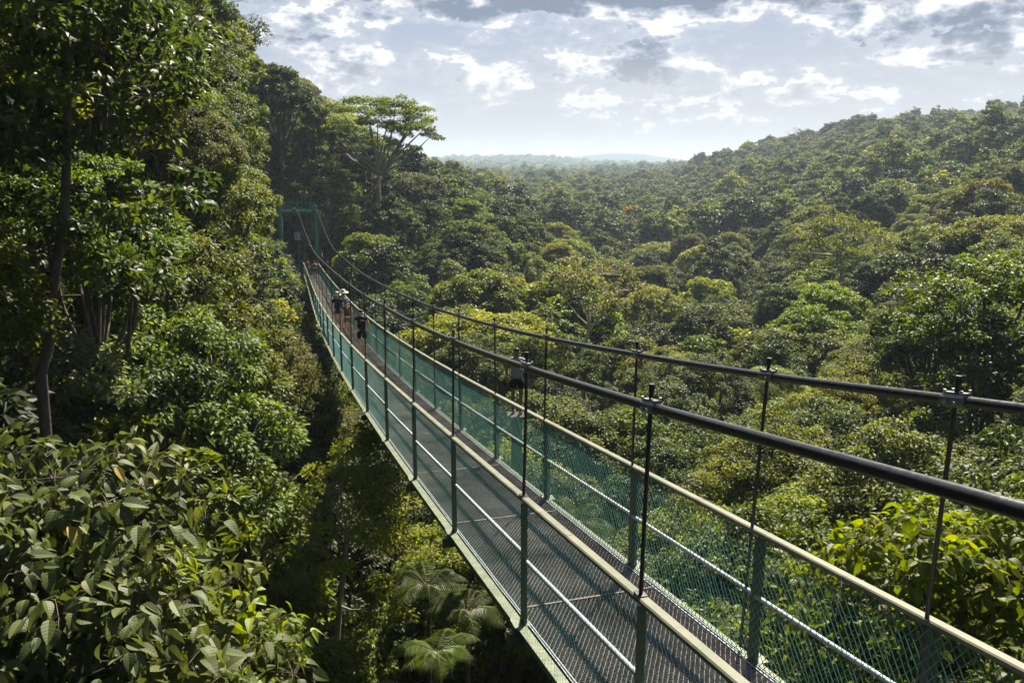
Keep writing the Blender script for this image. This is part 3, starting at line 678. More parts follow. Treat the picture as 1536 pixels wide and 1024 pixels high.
# figure beyond the right rail, on a stump-like timber lookout
DG = 21.0; g0 = at(775, 620, DG)
st = empty('lookout_post', tuple(g0-[0, 0, 9])); tag(st, 'tall brown timber post under the figure standing outside the netting', 'post'); SO = np.array(st.location)
m = MB(); m.tube([g0-[0, 0, 9], g0-[0, 0, .12]], [.2, .15], 10); rel(m.build('shaft', BARK, smooth=True), SO, st)
m = MB(); m.box(g0-[0, 0, .06], (.5, .5, .08)); rel(m.build('top_board', BARK), SO, st)
person(tuple(g0), -.2, 1.74, 'person in grey patterned shirt and black shorts standing outside the netting above the treetops', greyc, blk, skinm=SKIND, sleeve=.6, short=.6, step=.03)['group'] = 'people in the forest view'

# ------------------------------------------------------------ the lie of the canopy
# (u, v, distance): where the tree tops stand along each line of sight
CTRL = """
-300 300 8;-300 0 20;-300 -500 40;-200 -300 90;-100 700 8;0 900 7;0 640 9;0 420 14;0 100 22;0 -250 34;0 -330 60;0 -250 120
200 1000 8;200 760 12;200 560 18;200 330 26;200 60 38;200 -90 55;200 -60 110;200 40 250
330 1000 12;330 700 20;330 480 30;330 290 42;330 120 60;320 40 80;330 30 110;330 60 200
430 1000 16;430 720 26;430 560 38;430 440 55;430 345 75;425 290 95;430 200 112;430 125 130;430 140 170
480 160 140;500 250 120;500 330 105;520 400 85;520 560 50;530 690 30;520 900 19
560 230 150;570 320 118;600 370 100;620 420 80;640 540 52;640 800 26;640 1000 17
640 262 170;680 298 160;740 335 140;800 365 120;700 350 118;700 420 85;760 470 70;760 600 42;760 800 23;760 1100 14
680 262 420;760 300 330;690 272 700;850 268 700;900 320 300;850 340 230;640 252 1500;800 250 1800;950 248 1500
900 400 150;900 480 85;900 600 46;900 760 24;900 1100 12
1000 330 260;1000 285 500;1000 262 900;1000 450 110;1050 520 70;1050 640 36;1050 800 20
1100 232 650;1100 300 330;1130 400 160;1200 204 680;1200 290 270;1200 380 160;1200 470 85;1200 580 48;1200 720 27;1250 900 13
1300 188 600;1300 240 310;1300 320 190;1300 400 120;1330 520 60;1350 660 32;1350 800 18
1420 190 540;1400 250 270;1450 330 150;1450 390 50;1450 560 36;1450 700 18;1450 900 9
1536 176 480;1536 225 250;1536 300 140;1540 380 48;1600 560 30;1600 800 11
1800 130 380;1800 220 200;1900 350 60;1900 700 12;2300 300 40;2300 800 8;2300 50 400
650 246 2600;760 244 3400;900 244 3000;1000 246 2600;930 239 4800;700 245 5200;1200 243 3000;300 244 3000;1600 243 3000;1100 243 5500
"""
pts = np.array([[float(q) for q in s.split()] for s in CTRL.replace('\n', ';').split(';') if s.strip()])
cA, cE, cR_ = [], [], []
for u, v, d in pts:
    if u < -150 or u > 1700:   # beyond the frame: plain angles
        a0, e0 = math.atan2((u-768)/F, 1), math.atan2(-(v-245)/F, 1.); e0 = math.atan(math.tan(e0)*.9)
    else: a0, e0 = pix_azel(u, v)
    cA.append(a0); cE.append(math.tan(e0)); cR_.append(math.log(d))
cA = np.array(cA); cE = np.array(cE); cR_ = np.array(cR_)
def kern(A1, R1, A2, R2): return np.sqrt(((A1-A2)*2.6)**2+((R1-R2)*.8)**2+1e-4)
Mx = kern(cA[:, None], cR_[:, None], cA[None], cR_[None]); Mx = np.block([[Mx, np.ones((len(cA), 1))], [np.ones((1, len(cA))), np.zeros((1, 1))]])
sol = np.linalg.solve(Mx+np.diag([1e-3]*len(cA)+[0]), np.append(cE, 0))
def canopy(x, y):
    x = np.asarray(x, float); y = np.asarray(y, float)
    r = np.maximum(np.hypot(x, y), 5.); a = np.clip(np.arctan2(x, y), -1.0, 1.0); lr = np.clip(np.log(r), math.log(7), math.log(6000))
    out = np.full(x.shape, sol[-1])
    for k in range(len(cA)): out = out+sol[k]*kern(a, lr, cA[k], cR_[k])
    return CZ+r*out
def hashn(x, y, s):
    """smooth value noise"""
    x = x/s; y = y/s; xi = np.floor(x); yi = np.floor(y); fx = x-xi; fy = y-yi; fx = fx*fx*(3-2*fx); fy = fy*fy*(3-2*fy)
    def h(a, b): v = np.sin(a*127.1+b*311.7+s*3.3)*43758.5453; return v-np.floor(v)
    return (h(xi, yi)*(1-fx)+h(xi+1, yi)*fx)*(1-fy)+(h(xi, yi+1)*(1-fx)+h(xi+1, yi+1)*fx)*fy
def ridges(x, y):
    r = np.hypot(x, y); u = 768+F*np.tan(np.clip(np.arctan2(x, np.maximum(y, 1)), -1.2, 1.2)); out = np.full(np.shape(x), -1e9)
    for rc, w, lst in ((5200., 500., [(300, 243), (760, 243), (830, 236), (910, 228.5), (960, 230), (1040, 241), (1300, 240), (1700, 244)]), (3300., 380., [(200, 246), (640, 241), (700, 238), (790, 236.5), (860, 241), (930, 250), (1100, 256), (1700, 256)]),
                      (1900., 260., [(200, 250), (640, 249), (720, 251), (800, 258), (900, 262), (1700, 262)])):
        v = np.interp(u, [q[0] for q in lst], [q[1] for q in lst])+(hashn(x+900, y, 160.)-.5)*2.2*3000/rc; top = CZ+rc*(244-v)/F*1.0
        out = np.maximum(out, top-9-((r-rc)/w)**2*35)
    return np.where(r > 1300, out, -1e9)
def ground(x, y):
    x = np.asarray(x, float); y = np.asarray(y, float); yb = np.clip(y, Y0-10, Y1+8); d_ = np.hypot(x-bx_(yb), y-yb)
    return np.minimum(ground0(x, y), bz_(yb)-6.5+np.maximum(0, d_-2.5)*1.35)
def ground0(x, y):
    r = np.hypot(x, y); dpt = np.interp(r, [5, 25, 60, 200, 1800, 2600, 7000], [9, 11, 13, 14, 12, 1, 0])
    far = np.clip((r-1500)/1500, 0, 1)
    return np.maximum(ridges(x, y), canopy(x, y)-dpt+far*((hashn(x, y, 420.)-.5)*26+(hashn(x, y, 110.)-.5)*9)+np.clip(r/200, 0, 1)*(1-far)*(hashn(x, y, 60.)-.5)*4-np.clip((r-1200)/600, 0, 1)*16)
naz, nr = 420, 290
aa = np.linspace(-math.pi, math.pi, naz+1)[:-1]; rr_ = np.concatenate([[0.], np.geomspace(3, 1200, 150), np.linspace(1230, 6500, nr-151)])
Ax, Rx = np.meshgrid(aa, rr_); gx, gy = Rx*np.sin(Ax), Rx*np.cos(Ax); gz = ground(gx, gy)
V = np.stack([gx, gy, gz], -1).reshape(-1, 3); i = np.arange(nr-1)[:, None]*naz; j = np.arange(naz)[None]; j2 = (j+1) % naz
SOIL, t = newmat('forest_floor')
co = t.n('ShaderNodeTexCoord').outputs['Object']
n0 = t.n('ShaderNodeTexNoise', i={'Vector': co, 'Scale': .6, 'Detail': 8., 'Roughness': .7}).outputs[0]
vo = t.n('ShaderNodeTexVoronoi', i={'Vector': co, 'Scale': .06}); 
c_ = t.ramp(n0, [(.3, (.012, .016, .008)), (.55, (.03, .045, .015)), (.8, (.05, .045, .025))])
bp = t.n('ShaderNodeBump', i={'Strength': 1., 'Distance': 6., 'Height': t.m('SUBTRACT', n0, vo.outputs['Distance'])}).outputs[0]
b = t.n('ShaderNodeBsdfPrincipled', i={'Base Color': c_, 'Roughness': .9, 'Specular IOR Level': .1, 'Normal': bp}); t.n('ShaderNodeOutputMaterial', i={0: b.outputs[0]})
ter = link(bpy.data.objects.new('terrain', rawmesh('terrain', V, [(np.stack([i+j, i+j2, i+naz+j2, i+naz+j], -1).reshape(-1, 4), 0)], [SOIL], smooth=True))); tag(ter, kind='structure')

# ------------------------------------------------------------ tree kinds
PR = {}   # kind -> (trunk, crown, height, radius)
def mk(nm, **k):
    tr, cr = tree_proto(**k); tr.name = 'trunk'; cr.name = 'crown'; PR[nm] = (tr, cr, k.get('h', 16), k.get('Rc', 5))
# near kinds: leaves of life size
mk('near_a', seed=1, h=14, Rc=4.4, nlobe=15, leaf=.20, nclump=18, nleaf=110, tpl=TPL8, mat='green', cr=.34, low=.2)
mk('near_b', seed=2, h=15, Rc=4.8, nlobe=17, leaf=.16, nclump=20, nleaf=130, tpl=TPL8, mat='olive', cr=.32, low=.25)
mk('near_c', seed=3, kind='tall', h=17, Rc=3.8, nlobe=13, leaf=.20, nclump=20, nleaf=110, tpl=TPL8, mat='deep', cr=.38, low=.2)
mk('near_d', seed=4, h=13, Rc=4.2, nlobe=14, leaf=.13, nclump=22, nleaf=150, tpl=TPL8, mat='grey', cr=.32, low=.3)
mk('near_e', seed=5, h=16, Rc=5.0, nlobe=16, leaf=.22, nclump=18, nleaf=100, tpl=TPL8, mat='green', cr=.34, low=.15, droop=.6)
# middle distance
mats_mid = ['green', 'olive', 'deep', 'grey', 'green', 'olive', 'deep', 'green', 'rust', 'olive']
kinds_mid = ['dome', 'dome', 'dome', 'tall', 'dome', 'dome', 'tall', 'dome', 'dome', 'umbrella']
for q in range(10):
    rc = [5.2, 5.8, 4.6, 4.0, 6.2, 4.8, 4.2, 5.4, 5.0, 6.5][q]
    mk('mid_%d' % q, seed=20+q, kind=kinds_mid[q], h=[15, 16, 14, 17, 17, 14, 18, 15, 15, 17][q], Rc=rc, nlobe=[16, 20, 14, 12, 22, 16, 14, 18, 17, 18][q], leaf=.23,
       nclump=15, nleaf=100, tpl=TPL3, mat=mats_mid[q], cr=[.34, .30, .36, .42, .28, .36, .45, .28, .32, .36][q], low=[.3, .35, .3, .3, .35, .3, .25, .3, .35, .5][q], bark=BARKP if q in (1, 3, 9) else BARK)
def joined(nm, tr, cr):
    vt = np.empty(len(tr.vertices)*3, np.float32); tr.vertices.foreach_get('co', vt); vc = np.empty(len(cr.vertices)*3, np.float32); cr.vertices.foreach_get('co', vc)
    ct = np.empty(len(cr.vertices), np.float32); cr.attributes['tint'].data.foreach_get('value', ct)
    ft = np.array([list(p.vertices)+[p.vertices[0]]*(4-len(p.vertices)) for p in tr.polygons]); quad = np.array([len(p.vertices) == 4 for p in tr.polygons])
    fc = np.empty(len(cr.loops), np.int32); cr.loops.foreach_get('vertex_index', fc)
    n = len(vt)//3; fl = [(fc.reshape(-1, 3)+n, 0)]
    if quad.any(): fl.append((ft[quad], 1))
    if (~quad).any(): fl.append((ft[~quad][:, :3], 1))
    return rawmesh(nm, np.vstack([vt.reshape(-1, 3), vc.reshape(-1, 3)]), fl, [cr.materials[0], tr.materials[0]], {'tint': np.concatenate([np.zeros(n), ct])})
farcol = bpy.data.collections.new('far_tree_kinds')
for q in range(9):
    tr, cr = tree_proto(seed=60+q, kind='dome' if q not in (3, 6) else 'tall', h=15, Rc=[5.5, 6, 5, 4.5, 6.5, 5.2, 4.6, 5.6, 5][q], nlobe=[15, 18, 14, 12, 20, 15, 13, 17, 16][q], leaf=.42,
                        nclump=10, nleaf=45, tpl=TPL3, mat=['green', 'deep', 'olive', 'green', 'grey', 'deep', 'green', 'olive', 'rust'][q], cr=.36, low=.3, twig=False)
    o = bpy.data.objects.new('far_%d' % q, joined('far_tree', tr, cr)); farcol.objects.link(o)
vfcol = bpy.data.collections.new('very_far_tree_kinds')
for q in range(5):
    tr, cr = tree_proto(seed=80+q, h=15, Rc=6.2, nlobe=14, leaf=.9, nclump=6, nleaf=14, tpl=TPL3, mat=['green', 'deep', 'olive', 'deep', 'grey'][q], cr=.4, low=.3, twig=False)
    o = bpy.data.objects.new('vfar_%d' % q, joined('very_far_tree', tr, cr)); vfcol.objects.link(o)
bushcol = bpy.data.collections.new('bush_kinds')
for q in range(4):
    tr, cr = tree_proto(seed=90+q, h=4.2, Rc=2.6, nlobe=7, leaf=[.22, .2, .26, .2][q], nclump=12, nleaf=60, tpl=TPL4, mat=['green', 'olive', 'deep', 'grey'][q], cr=.34, low=.1, trunk_r=.05)
    o = bpy.data.objects.new('bush_%d' % q, joined('bush', tr, cr)); bushcol.objects.link(o)
def scatter_obj(name, P, idx, rot, scl, coll, label, cat):
    me = bpy.data.meshes.new(name); me.vertices.add(len(P)); me.vertices.foreach_set('co', np.asarray(P, np.float32).ravel())
    for nm, ty, arr in (('kind_index', 'INT', idx), ('turn', 'FLOAT', rot), ('size', 'FLOAT', scl)):
        a = me.attributes.new(nm, ty, 'POINT'); a.data.foreach_set('value', np.asarray(arr, np.int32 if ty == 'INT' else np.float32))
    me.update(); o = link(bpy.data.objects.new(name, me)); tag(o, label, cat, kind='stuff')
    ng = bpy.data.node_groups.new(name, 'GeometryNodeTree'); ng.interface.new_socket('Geometry', in_out='INPUT', socket_type='NodeSocketGeometry'); ng.interface.new_socket('Geometry', in_out='OUTPUT', socket_type='NodeSocketGeometry')
    N = ng.nodes; gi = N.new('NodeGroupInput'); go = N.new('NodeGroupOutput'); ip = N.new('GeometryNodeInstanceOnPoints'); ci = N.new('GeometryNodeCollectionInfo')
    ci.inputs['Collection'].default_value = coll; ci.inputs['Separate Children'].default_value = True; ci.inputs['Reset Children'].default_value = True
    def na(nm, ty): q = N.new('GeometryNodeInputNamedAttribute'); q.data_type = ty; q.inputs[0].default_value = nm; return q.outputs[0]
    cx = N.new('ShaderNodeCombineXYZ'); L = ng.links.new
    L(gi.outputs[0], ip.inputs['Points']); L(ci.outputs[0], ip.inputs['Instance']); ip.inputs['Pick Instance'].default_value = True
    L(na('kind_index', 'INT'), ip.inputs['Instance Index']); L(na('turn', 'FLOAT'), cx.inputs[2]); L(cx.outputs[0], ip.inputs['Rotation']); L(na('size', 'FLOAT'), ip.inputs['Scale']); L(ip.outputs[0], go.inputs[0])
    md = o.modifiers.new('scatter', 'NODES'); md.node_group = ng; return o

# ------------------------------------------------------------ planting
def proj(P):
    P = np.atleast_2d(P); x, y, z = P[:, 0], P[:, 1], P[:, 2]-CZ
    d = y*math.cos(PITCH)-z*math.sin(PITCH); up = z*math.cos(PITCH)+y*math.sin(PITCH)
    return 768+F*x/np.maximum(d, .01), 512-F*up/np.maximum(d, .01), d
def grid(r0, r1, s, amax, seed):
    g = np.random.default_rng(seed); n = int(r1/s)+2
    ii, jj = np.meshgrid(np.arange(-n, n), np.arange(-2, n)); x = (ii+.5*(jj % 2))*s+g.uniform(-.38, .38, ii.shape)*s; y = jj*s*.87+g.uniform(-.38, .38, ii.shape)*s
    x, y = x.ravel(), y.ravel(); r = np.hypot(x, y); a = np.abs(np.arctan2(x, y)); k = (r >= r0) & (r < r1) & (a < amax); return x[k], y[k]
def off_bridge(x, y): return x-bx_(np.clip(y, Y0, Y1))
trees = []   # x, y, top, kind, radius scale
def plant(x, y, top, kind, size=None): trees.append((x, y, top, kind, size))
def custom(name, foot, spine, lobes, mat, leaf, label, cat='tree', tpl=TPL8, per=55, ntw=10, cr=.42, bark=BARK, seed=0, tr=.16, flat=.6, droop=.35, cdens=1., group=None, limb=True):
    """spine: world points of the trunk above the foot; lobes: (point, (rx, ry, rz))"""
    g = np.random.default_rng(seed); foot = np.asarray(foot, float); root = empty(name, tuple(foot)); tag(root, label, cat, group)
    sp_ = [foot-UP*1.0]+[np.asarray(p, float) for p in spine]; m = MB()
    P = [sp_[0]]
    for a, b in zip(sp_[:-1], sp_[1:]):
        for f in (.33, .66, 1.): P.append(a*(1-f)+b*f+g.normal(0, tr*.25, 3)*(f < 1))
    P = np.array(P); m.tube(P, np.linspace(tr*1.35, tr*.55, len(P)), 9)
    C, CR, CN, LT = [], [], [], []
    for c, r in lobes:
        c = np.asarray(c, float); r = np.broadcast_to(np.asarray(r, float), (3,)); 
        k = int(np.argmin(np.linalg.norm(P-c, axis=1)+.8*np.maximum(0, P[:, 2]-c[2]+.2*r[0]))); a = P[k]; L_ = np.linalg.norm(c-a)
        md = a*.5+c*.5+g.normal(0, .05*L_, 3)-UP*.07*L_; q1 = a*.2+md*.8; w = tr*.16+tr*.06*min(L_, 6)
        if limb: m.tube([a, q1, (md+c)/2, c], [w, w*.75, w*.5, w*.2], 6, cap=False)
        n = max(6, int(cdens*3.2*(r[0]*r[1]*r[2])**(2/3)/(cr**2)*.55)); q = rand_dirs(g, n, -.55); p = c+q*r*g.uniform(.6, 1.08, (n, 1))
        C.append(p); CR.append(cr*g.uniform(.7, 1.5, n)); LT.append(np.full(n, g.uniform(-.1, .1)))
        for j in range(0, n, max(1, n//ntw)): m.tube([c-UP*r[2]*.3, c*.45+p[j]*.55-UP*.05, p[j]], [w*.25, w*.15, .006], 4, cap=False)
    C = np.vstack(C); CR = np.concatenate(CR); LT = np.concatenate(LT)
    Pq, D, N, S, tint = clump_leaves(g, C, CR, per, leaf, flat=flat, droop=droop, tpl=tpl)
    tint = np.clip(tint+np.repeat(LT, per), 0, 1)
    old = g.random(len(tint)); tint = np.where(old < .006, 1.5, tint)
    if tpl is TPLB:   # leaves of three shapes, with young small ones among them
        S = S*np.where(g.random(len(S)) < .25, g.uniform(.45, .8, len(S)), 1.); pick = g.integers(0, 3, len(S)); Vs_, Fs_, Ts_, LU, LV, n0_ = [], [], [], [], [], 0
        for q_, tp_ in enumerate((TPLB, TPLB2, TPLB3)):
            k_ = pick == q_; v_, f_, t_ = leafgeo(Pq[k_], D[k_], N[k_], S[k_], tint[k_], tp_); Vs_.append(v_); Fs_.append(f_+n0_); Ts_.append(t_); n0_ += len(v_)
            LU.append(np.tile(tp_[0][:, 0], k_.sum())); LV.append(np.tile(tp_[0][:, 1], k_.sum()))
        V, Fc = np.vstack(Vs_), np.vstack(Fs_); at_ = {'tint': np.concatenate(Ts_), 'lu': np.concatenate(LU), 'lv': np.concatenate(LV)}
        for j_ in range(0, len(Pq), 3):     # visible leaf stalks
            c_ = C[j_//per]; m.tube([c_-UP*.05, (c_+Pq[j_])/2+UP*.01, Pq[j_]], [.006, .004, .003], 3, cap=False)
    else: V, Fc, ta = leafgeo(Pq, D, N, S, tint, tpl); at_ = {'tint': ta}
    o = link(bpy.data.objects.new('trunk', m.mesh('trunk', bark, smooth=True)), root); me = o.data
    v = np.empty(len(me.vertices)*3, np.float32); me.vertices.foreach_get('co', v); me.vertices.foreach_set('co', (v.reshape(-1, 3)-foot.astype(np.float32)).ravel()); me.update()
    link(bpy.data.objects.new('crown', rawmesh('crown', V-foot, [(Fc, 0)], [LM[mat]], at_)), root); return root
def gfoot(x, y): return np.array([x, y, float(ground(x, y))])
clear = [tuple(at(90, 700, 11)[:2])+(3.3,), tuple(at(1400, 900, 10)[:2])+(5.5,), tuple(at(1250, 950, 12)[:2])+(4.5,), tuple(at(1536, 900, 9)[:2])+(4.5,)]   # (x, y, radius) kept free for the trees set by hand
def footbelow(u, v, Y, dx=0): p = at(u, v, Y); clear.append((p[0], p[1], 3.)); return gfoot(p[0]+dx, p[1])
A_ = lambda u, v, Y, *r: (at(u, v, Y), r if len(r) == 3 else (r[0],)*3)
# tall tree at the left edge
Yt = 15.
custom('forest_tree', footbelow(52, 640, Yt), [at(62, 560, Yt), at(88, 380, Yt), at(100, 230, Yt), at(106, 60, Yt), at(104, -60, Yt)],
       [A_(10, 60, 15.5, 1.5, 1.5, 1.1), A_(160, 20, 15, 1.5, 1.5, 1.1), A_(60, -60, 15, 1.8), A_(215, 110, 15.5, 1.1, 1.2, .8), A_(-40, 200, 14.5, 1.5, 1.5, 1.0), A_(160, 190, 16, 1.2, 1.2, .8),
        A_(225, 285, 14.5, .8, .9, .9), A_(150, 330, 16, 1.0, 1.0, .6), A_(-60, 400, 14.5, 1., 1., .8), A_(215, 420, 15, .7, .7, .6), A_(10, 500, 14, .9, .9, .6), A_(230, 20, 17, 1.3), A_(110, 110, 17, 1.4), A_(95, 20, 13.5, .9, .9, .6), A_(60, 130, 14, .7, .7, .5)],
       'deep', .20, 'tall dark glossy-leaved tree with bare leaning trunk at the left edge of the photo', tpl=TPL8, per=50, cr=.38, seed=3, tr=.085, cdens=1.)
# big-leaved shrub, bottom left
custom('broadleaf_shrub', gfoot(*at(110, 1000, 8.2)[:2]), [at(110, 1040, 8.2), at(115, 880, 8.2)],
       [A_(80, 700, 8.9, .7, .8, .45), A_(210, 715, 8.8, .5, .7, .38), A_(0, 730, 9.2, .7, .7, .4), A_(60, 780, 8.6, .7, .8, .5), A_(190, 790, 8.6, .55, .7, .45), A_(10, 820, 8.0, .8, .8, .5), A_(150, 850, 8.3, .9, .9, .55), A_(255, 800, 8.6, .35, .5, .3), A_(290, 900, 8.5, .7, .8, .45), A_(50, 930, 7.4, .8, .8, .5),
        A_(210, 985, 7.6, .9, .9, .5), A_(360, 990, 8.2, .6, .7, .4), A_(-60, 880, 7.5, .9), A_(60, 1080, 7., 1.1, 1.1, .7), A_(250, 1100, 7.2, 1., 1., .6)],
       'big', .21, 'large-leaved shrub filling the bottom left corner with veined drooping leaves', 'shrub', tpl=TPLB, per=19, cr=.26, seed=8, tr=.07, flat=.7, droop=.75, cdens=.85)
custom('broadleaf_shrub', gfoot(*at(300, 980, 9.4)[:2]), [at(290, 1040, 9.4), at(290, 930, 9.4)],
       [A_(285, 880, 8.9, .5, .5, .35), A_(330, 920, 9.2, .5, .6, .3), A_(400, 975, 9.6, .45, .6, .3)],
       'fresh', .17, 'bright yellow-green shrub tuft beside the big leaves at lower left', 'shrub', tpl=TPLB, per=16, cr=.25, seed=18, tr=.05, flat=.7, droop=.7, cdens=.8)
# bright shrub, bottom right
custom('broadleaf_tree', gfoot(*at(1430, 1000, 11.)[:2]), [at(1430, 1100, 11.), at(1420, 950, 11.)],
       [A_(1290, 850, 11.5, .7, .8, .5), A_(1370, 830, 10.5, .8, .8, .55), A_(1445, 835, 10.8, .7, .8, .5), A_(1530, 850, 10.5, .8, .9, .6), A_(1230, 930, 11., .7, .8, .5), A_(1330, 950, 10.5, .9, .9, .6),
        A_(1460, 950, 10.0, .9, .9, .6), A_(1570, 960, 9.5, .9), A_(1150, 990, 11.5, .7, .8, .4), A_(1270, 1060, 10.5, 1., 1., .6), A_(1450, 1090, 9.6, 1.1), A_(1090, 960, 13, .6, .6, .4), A_(1400, 790, 11.5, .5, .6, .35), A_(1500, 800, 11.2, .7, .7, .4), A_(1390, 1000, 9.4, .8, .8, .5), A_(1200, 880, 12, .6, .6, .35), A_(1560, 1050, 9, .9)],
       'lime', .185, 'bright lime-green broadleaf treetop behind the netting at bottom right', 'tree', tpl=TPLB, per=26, cr=.28, seed=9, tr=.12, flat=.7, droop=.45, cdens=1.2)
# leafy tree at the right edge
custom('forest_tree', footbelow(1490, 640, 36), [at(1492, 700, 36), at(1480, 560, 36)],
       [A_(1400, 450, 35, 1.7, 1.7, 1.1), A_(1470, 420, 36, 1.8, 1.8, 1.3), A_(1545, 430, 35, 2.0, 2.0, 1.5), A_(1350, 500, 35.5, 1.2, 1.2, .9), A_(1430, 520, 34, 1.6, 1.6, 1.1), A_(1520, 520, 33, 1.8, 1.8, 1.3), A_(1590, 500, 36, 2),
        A_(1370, 580, 34, 1.2, 1.2, .9), A_(1560, 610, 34, 1.5), A_(1400, 650, 33, 1.3, 1.3, .8), A_(1500, 660, 33, 1.1, 1.1, .8)],
       'green', .24, 'big fresh-green tree with dark forked trunk at the right edge', tpl=TPL8, per=60, cr=.5, seed=12, tr=.28, cdens=.9)
# lacy tree right below the walkway
custom('forest_tree', footbelow(505, 900, 22), [at(505, 960, 22), at(520, 800, 22)],
       [A_(530, 660, 22.5, .8, .8, .5), A_(540, 700, 22, 1.2, 1.2, .8), A_(490, 720, 22.5, .9, 1., .7), A_(585, 745, 22, .8, .9, .6), A_(450, 790, 22, .8, 1., .7), A_(540, 800, 21, 1.1, 1.1, .8), A_(600, 820, 22, .7, .8, .5), A_(480, 880, 21.5, .9, .9, .7), A_(560, 910, 21, .9, .9, .7)],
       'pale', .125, 'pale small-leaved lacy tree just left below the walkway', tpl=TPL4, per=170, cr=.42, seed=14, tr=.10, cdens=1.0, bark=BARKP)
clear[-1] = (*clear[-1][:2], 4.6)
# umbrella tree on the skyline
YU = 128.
custom('umbrella_tree', footbelow(566, 330, YU), [at(566, 318, YU), at(568, 262, YU)],
       [A_(563+(u-572)*1.1, v, YU+dy, rx, rx, rz*1.1) for u, v, dy, rx, rz in [(600, 158, 0, 3.4, .9), (560, 155, 2, 3.2, .8), (525, 166, -1, 2.8, .8), (630, 182, 1, 2.6, .8), (498, 180, 1, 2.4, .7), (647, 205, 0, 1.6, .7), (575, 183, -3, 3.2, .7),
        (540, 196, 2, 2.6, .6), (612, 200, -2, 2.2, .6), (508, 208, 0, 2.0, .6), (585, 214, 1, 2.4, .6), (618, 226, 0, 1.8, .6), (545, 226, 0, 1.8, .6), (594, 172, 4, 3.4, .7), (485, 200, 2, 1.6, .6), (520, 190, -4, 2.4, .7), (560, 168, -4, 3, .8), (630, 168, 3, 2.4, .8), (640, 192, -3, 2, .7), (598, 190, 5, 2.6, .7), (500, 192, 4, 2.2, .7)]],
       'green', .34, 'flat-topped umbrella tree with bare pale trunk standing out on the skyline', tpl=TPL4, per=90, cr=.75, seed=15, tr=.40, flat=.45, droop=.15, cdens=1.25, bark=BARKP)
clear[-1] = (*clear[-1][:2], 6.)
# rounded tree on the left skyline
custom('forest_tree', footbelow(365, 120, 100), [at(365, 160, 100), at(362, 90, 100)], [A_(350, 48, 100, 1.9, 1.9, 1.0), A_(375, 42, 101, 1.9, 1.9, 1.1), A_(392, 60, 100, 1.5, 1.5, .9), A_(365, 62, 99, 2.0, 2, 1.)],
       'deep', .3, 'dark rounded treetop poking into the sky at upper left', tpl=TPL4, per=60, cr=.7, seed=16, tr=.25)
# pale forked tree in the valley
custom('forest_tree', footbelow(876, 560, 62), [at(876, 560, 62), at(884, 490, 62)],
       [A_(860, 410, 62, 2.3, 2.3, 1.1), A_(905, 405, 62, 2.3, 2.3, 1.1), A_(940, 430, 62, 1.5, 1.5, .9), A_(835, 430, 62, 1.4, 1.4, .8), A_(885, 440, 61, 1.8, 1.8, .8), A_(925, 462, 61, 1.0, 1.0, .6), A_(905, 470, 63, 1.2, 1.2, .6)],
       'pale', .26, 'pale forked-trunk tree with airy grey-green crown in the valley right of centre', tpl=TPL4, per=60, cr=.6, seed=17, tr=.22, bark=pmat('bark_white', (.30, .26, .21), (.5, .45, .38), scale=2, rough=.7), cdens=.8)
clear[-1] = (*clear[-1][:2], 5.)
# broad tree on the right slope
custom('forest_tree', footbelow(1262, 420, 118), [at(1262, 430, 118), at(1262, 385, 118)],
       [A_(u, v, 118+dy, r, r, r*.62) for u, v, dy, r in [(1255, 345, 0, 3.4), (1215, 355, 0, 2.6), (1300, 352, 1, 2.8), (1195, 378, 0, 2.2), (1325, 375, 0, 2.2), (1240, 372, -3, 2.6), (1285, 378, -3, 2.6), (1210, 398, -1, 1.8), (1260, 398, -3, 2)]],
       'pale', .36, 'broad spreading pale-green tree on the lower right slope', tpl=TPL4, per=60, cr=.85, seed=19, tr=.4, bark=BARKP)
clear[-1] = (*clear[-1][:2], 7.)
# bare tree on the right ridge
def bare(name, foot, h, label, seed, mat):
    g = np.random.default_rng(seed); m = MB()
    def br(p, d, L_, r, n):
        q = p+d*L_*.5+g.normal(0, .04*L_, 3); e = q+unit(d+g.normal(0, .2, 3))*L_*.5; m.tube([p, q, e], [r, r*.8, r*.6], 5, cap=False)
        if n:
            for _ in range(3): br(e, unit(d+g.normal(0, .55, 3)+[0, 0, .15]), L_*.68, r*.58, n-1)
    br(np.array([0, 0, -2.]), np.array([0, 0, 1.]), h*.5, h*.022, 5); o = m.build(name, mat, smooth=True); o.location = tuple(foot); return tag(o, label, 'tree')
p = at(1196, 208, 500); p[2] -= 3; bare('bare_tree', p, 9, 'leafless pale tree standing on the right ridge against the sky', 4, BARKP)
p = at(285, 12, 96); p[2] -= 7; bare('bare_tree', p, 11, 'thin leafless twiggy tree at the top of the left hill', 6, BARK)
custom('forest_tree', footbelow(1440, 400, 185), [at(1440, 400, 185), at(1440, 350, 185)], [A_(u, v, 185+dy, r, r, r*.62) for u, v, dy, r in [(1440, 322, 0, 3.2), (1415, 335, 0, 2.6), (1465, 335, 1, 2.6), (1440, 345, -3, 2.8), (1400, 350, 0, 2.)]],
       'rust', .4, 'rusty brown-green rounded tree standing out on the slope above the big forked tree', tpl=TPL4, per=60, cr=.9, seed=29, tr=.3)
clear[-1] = (*clear[-1][:2], 6.)
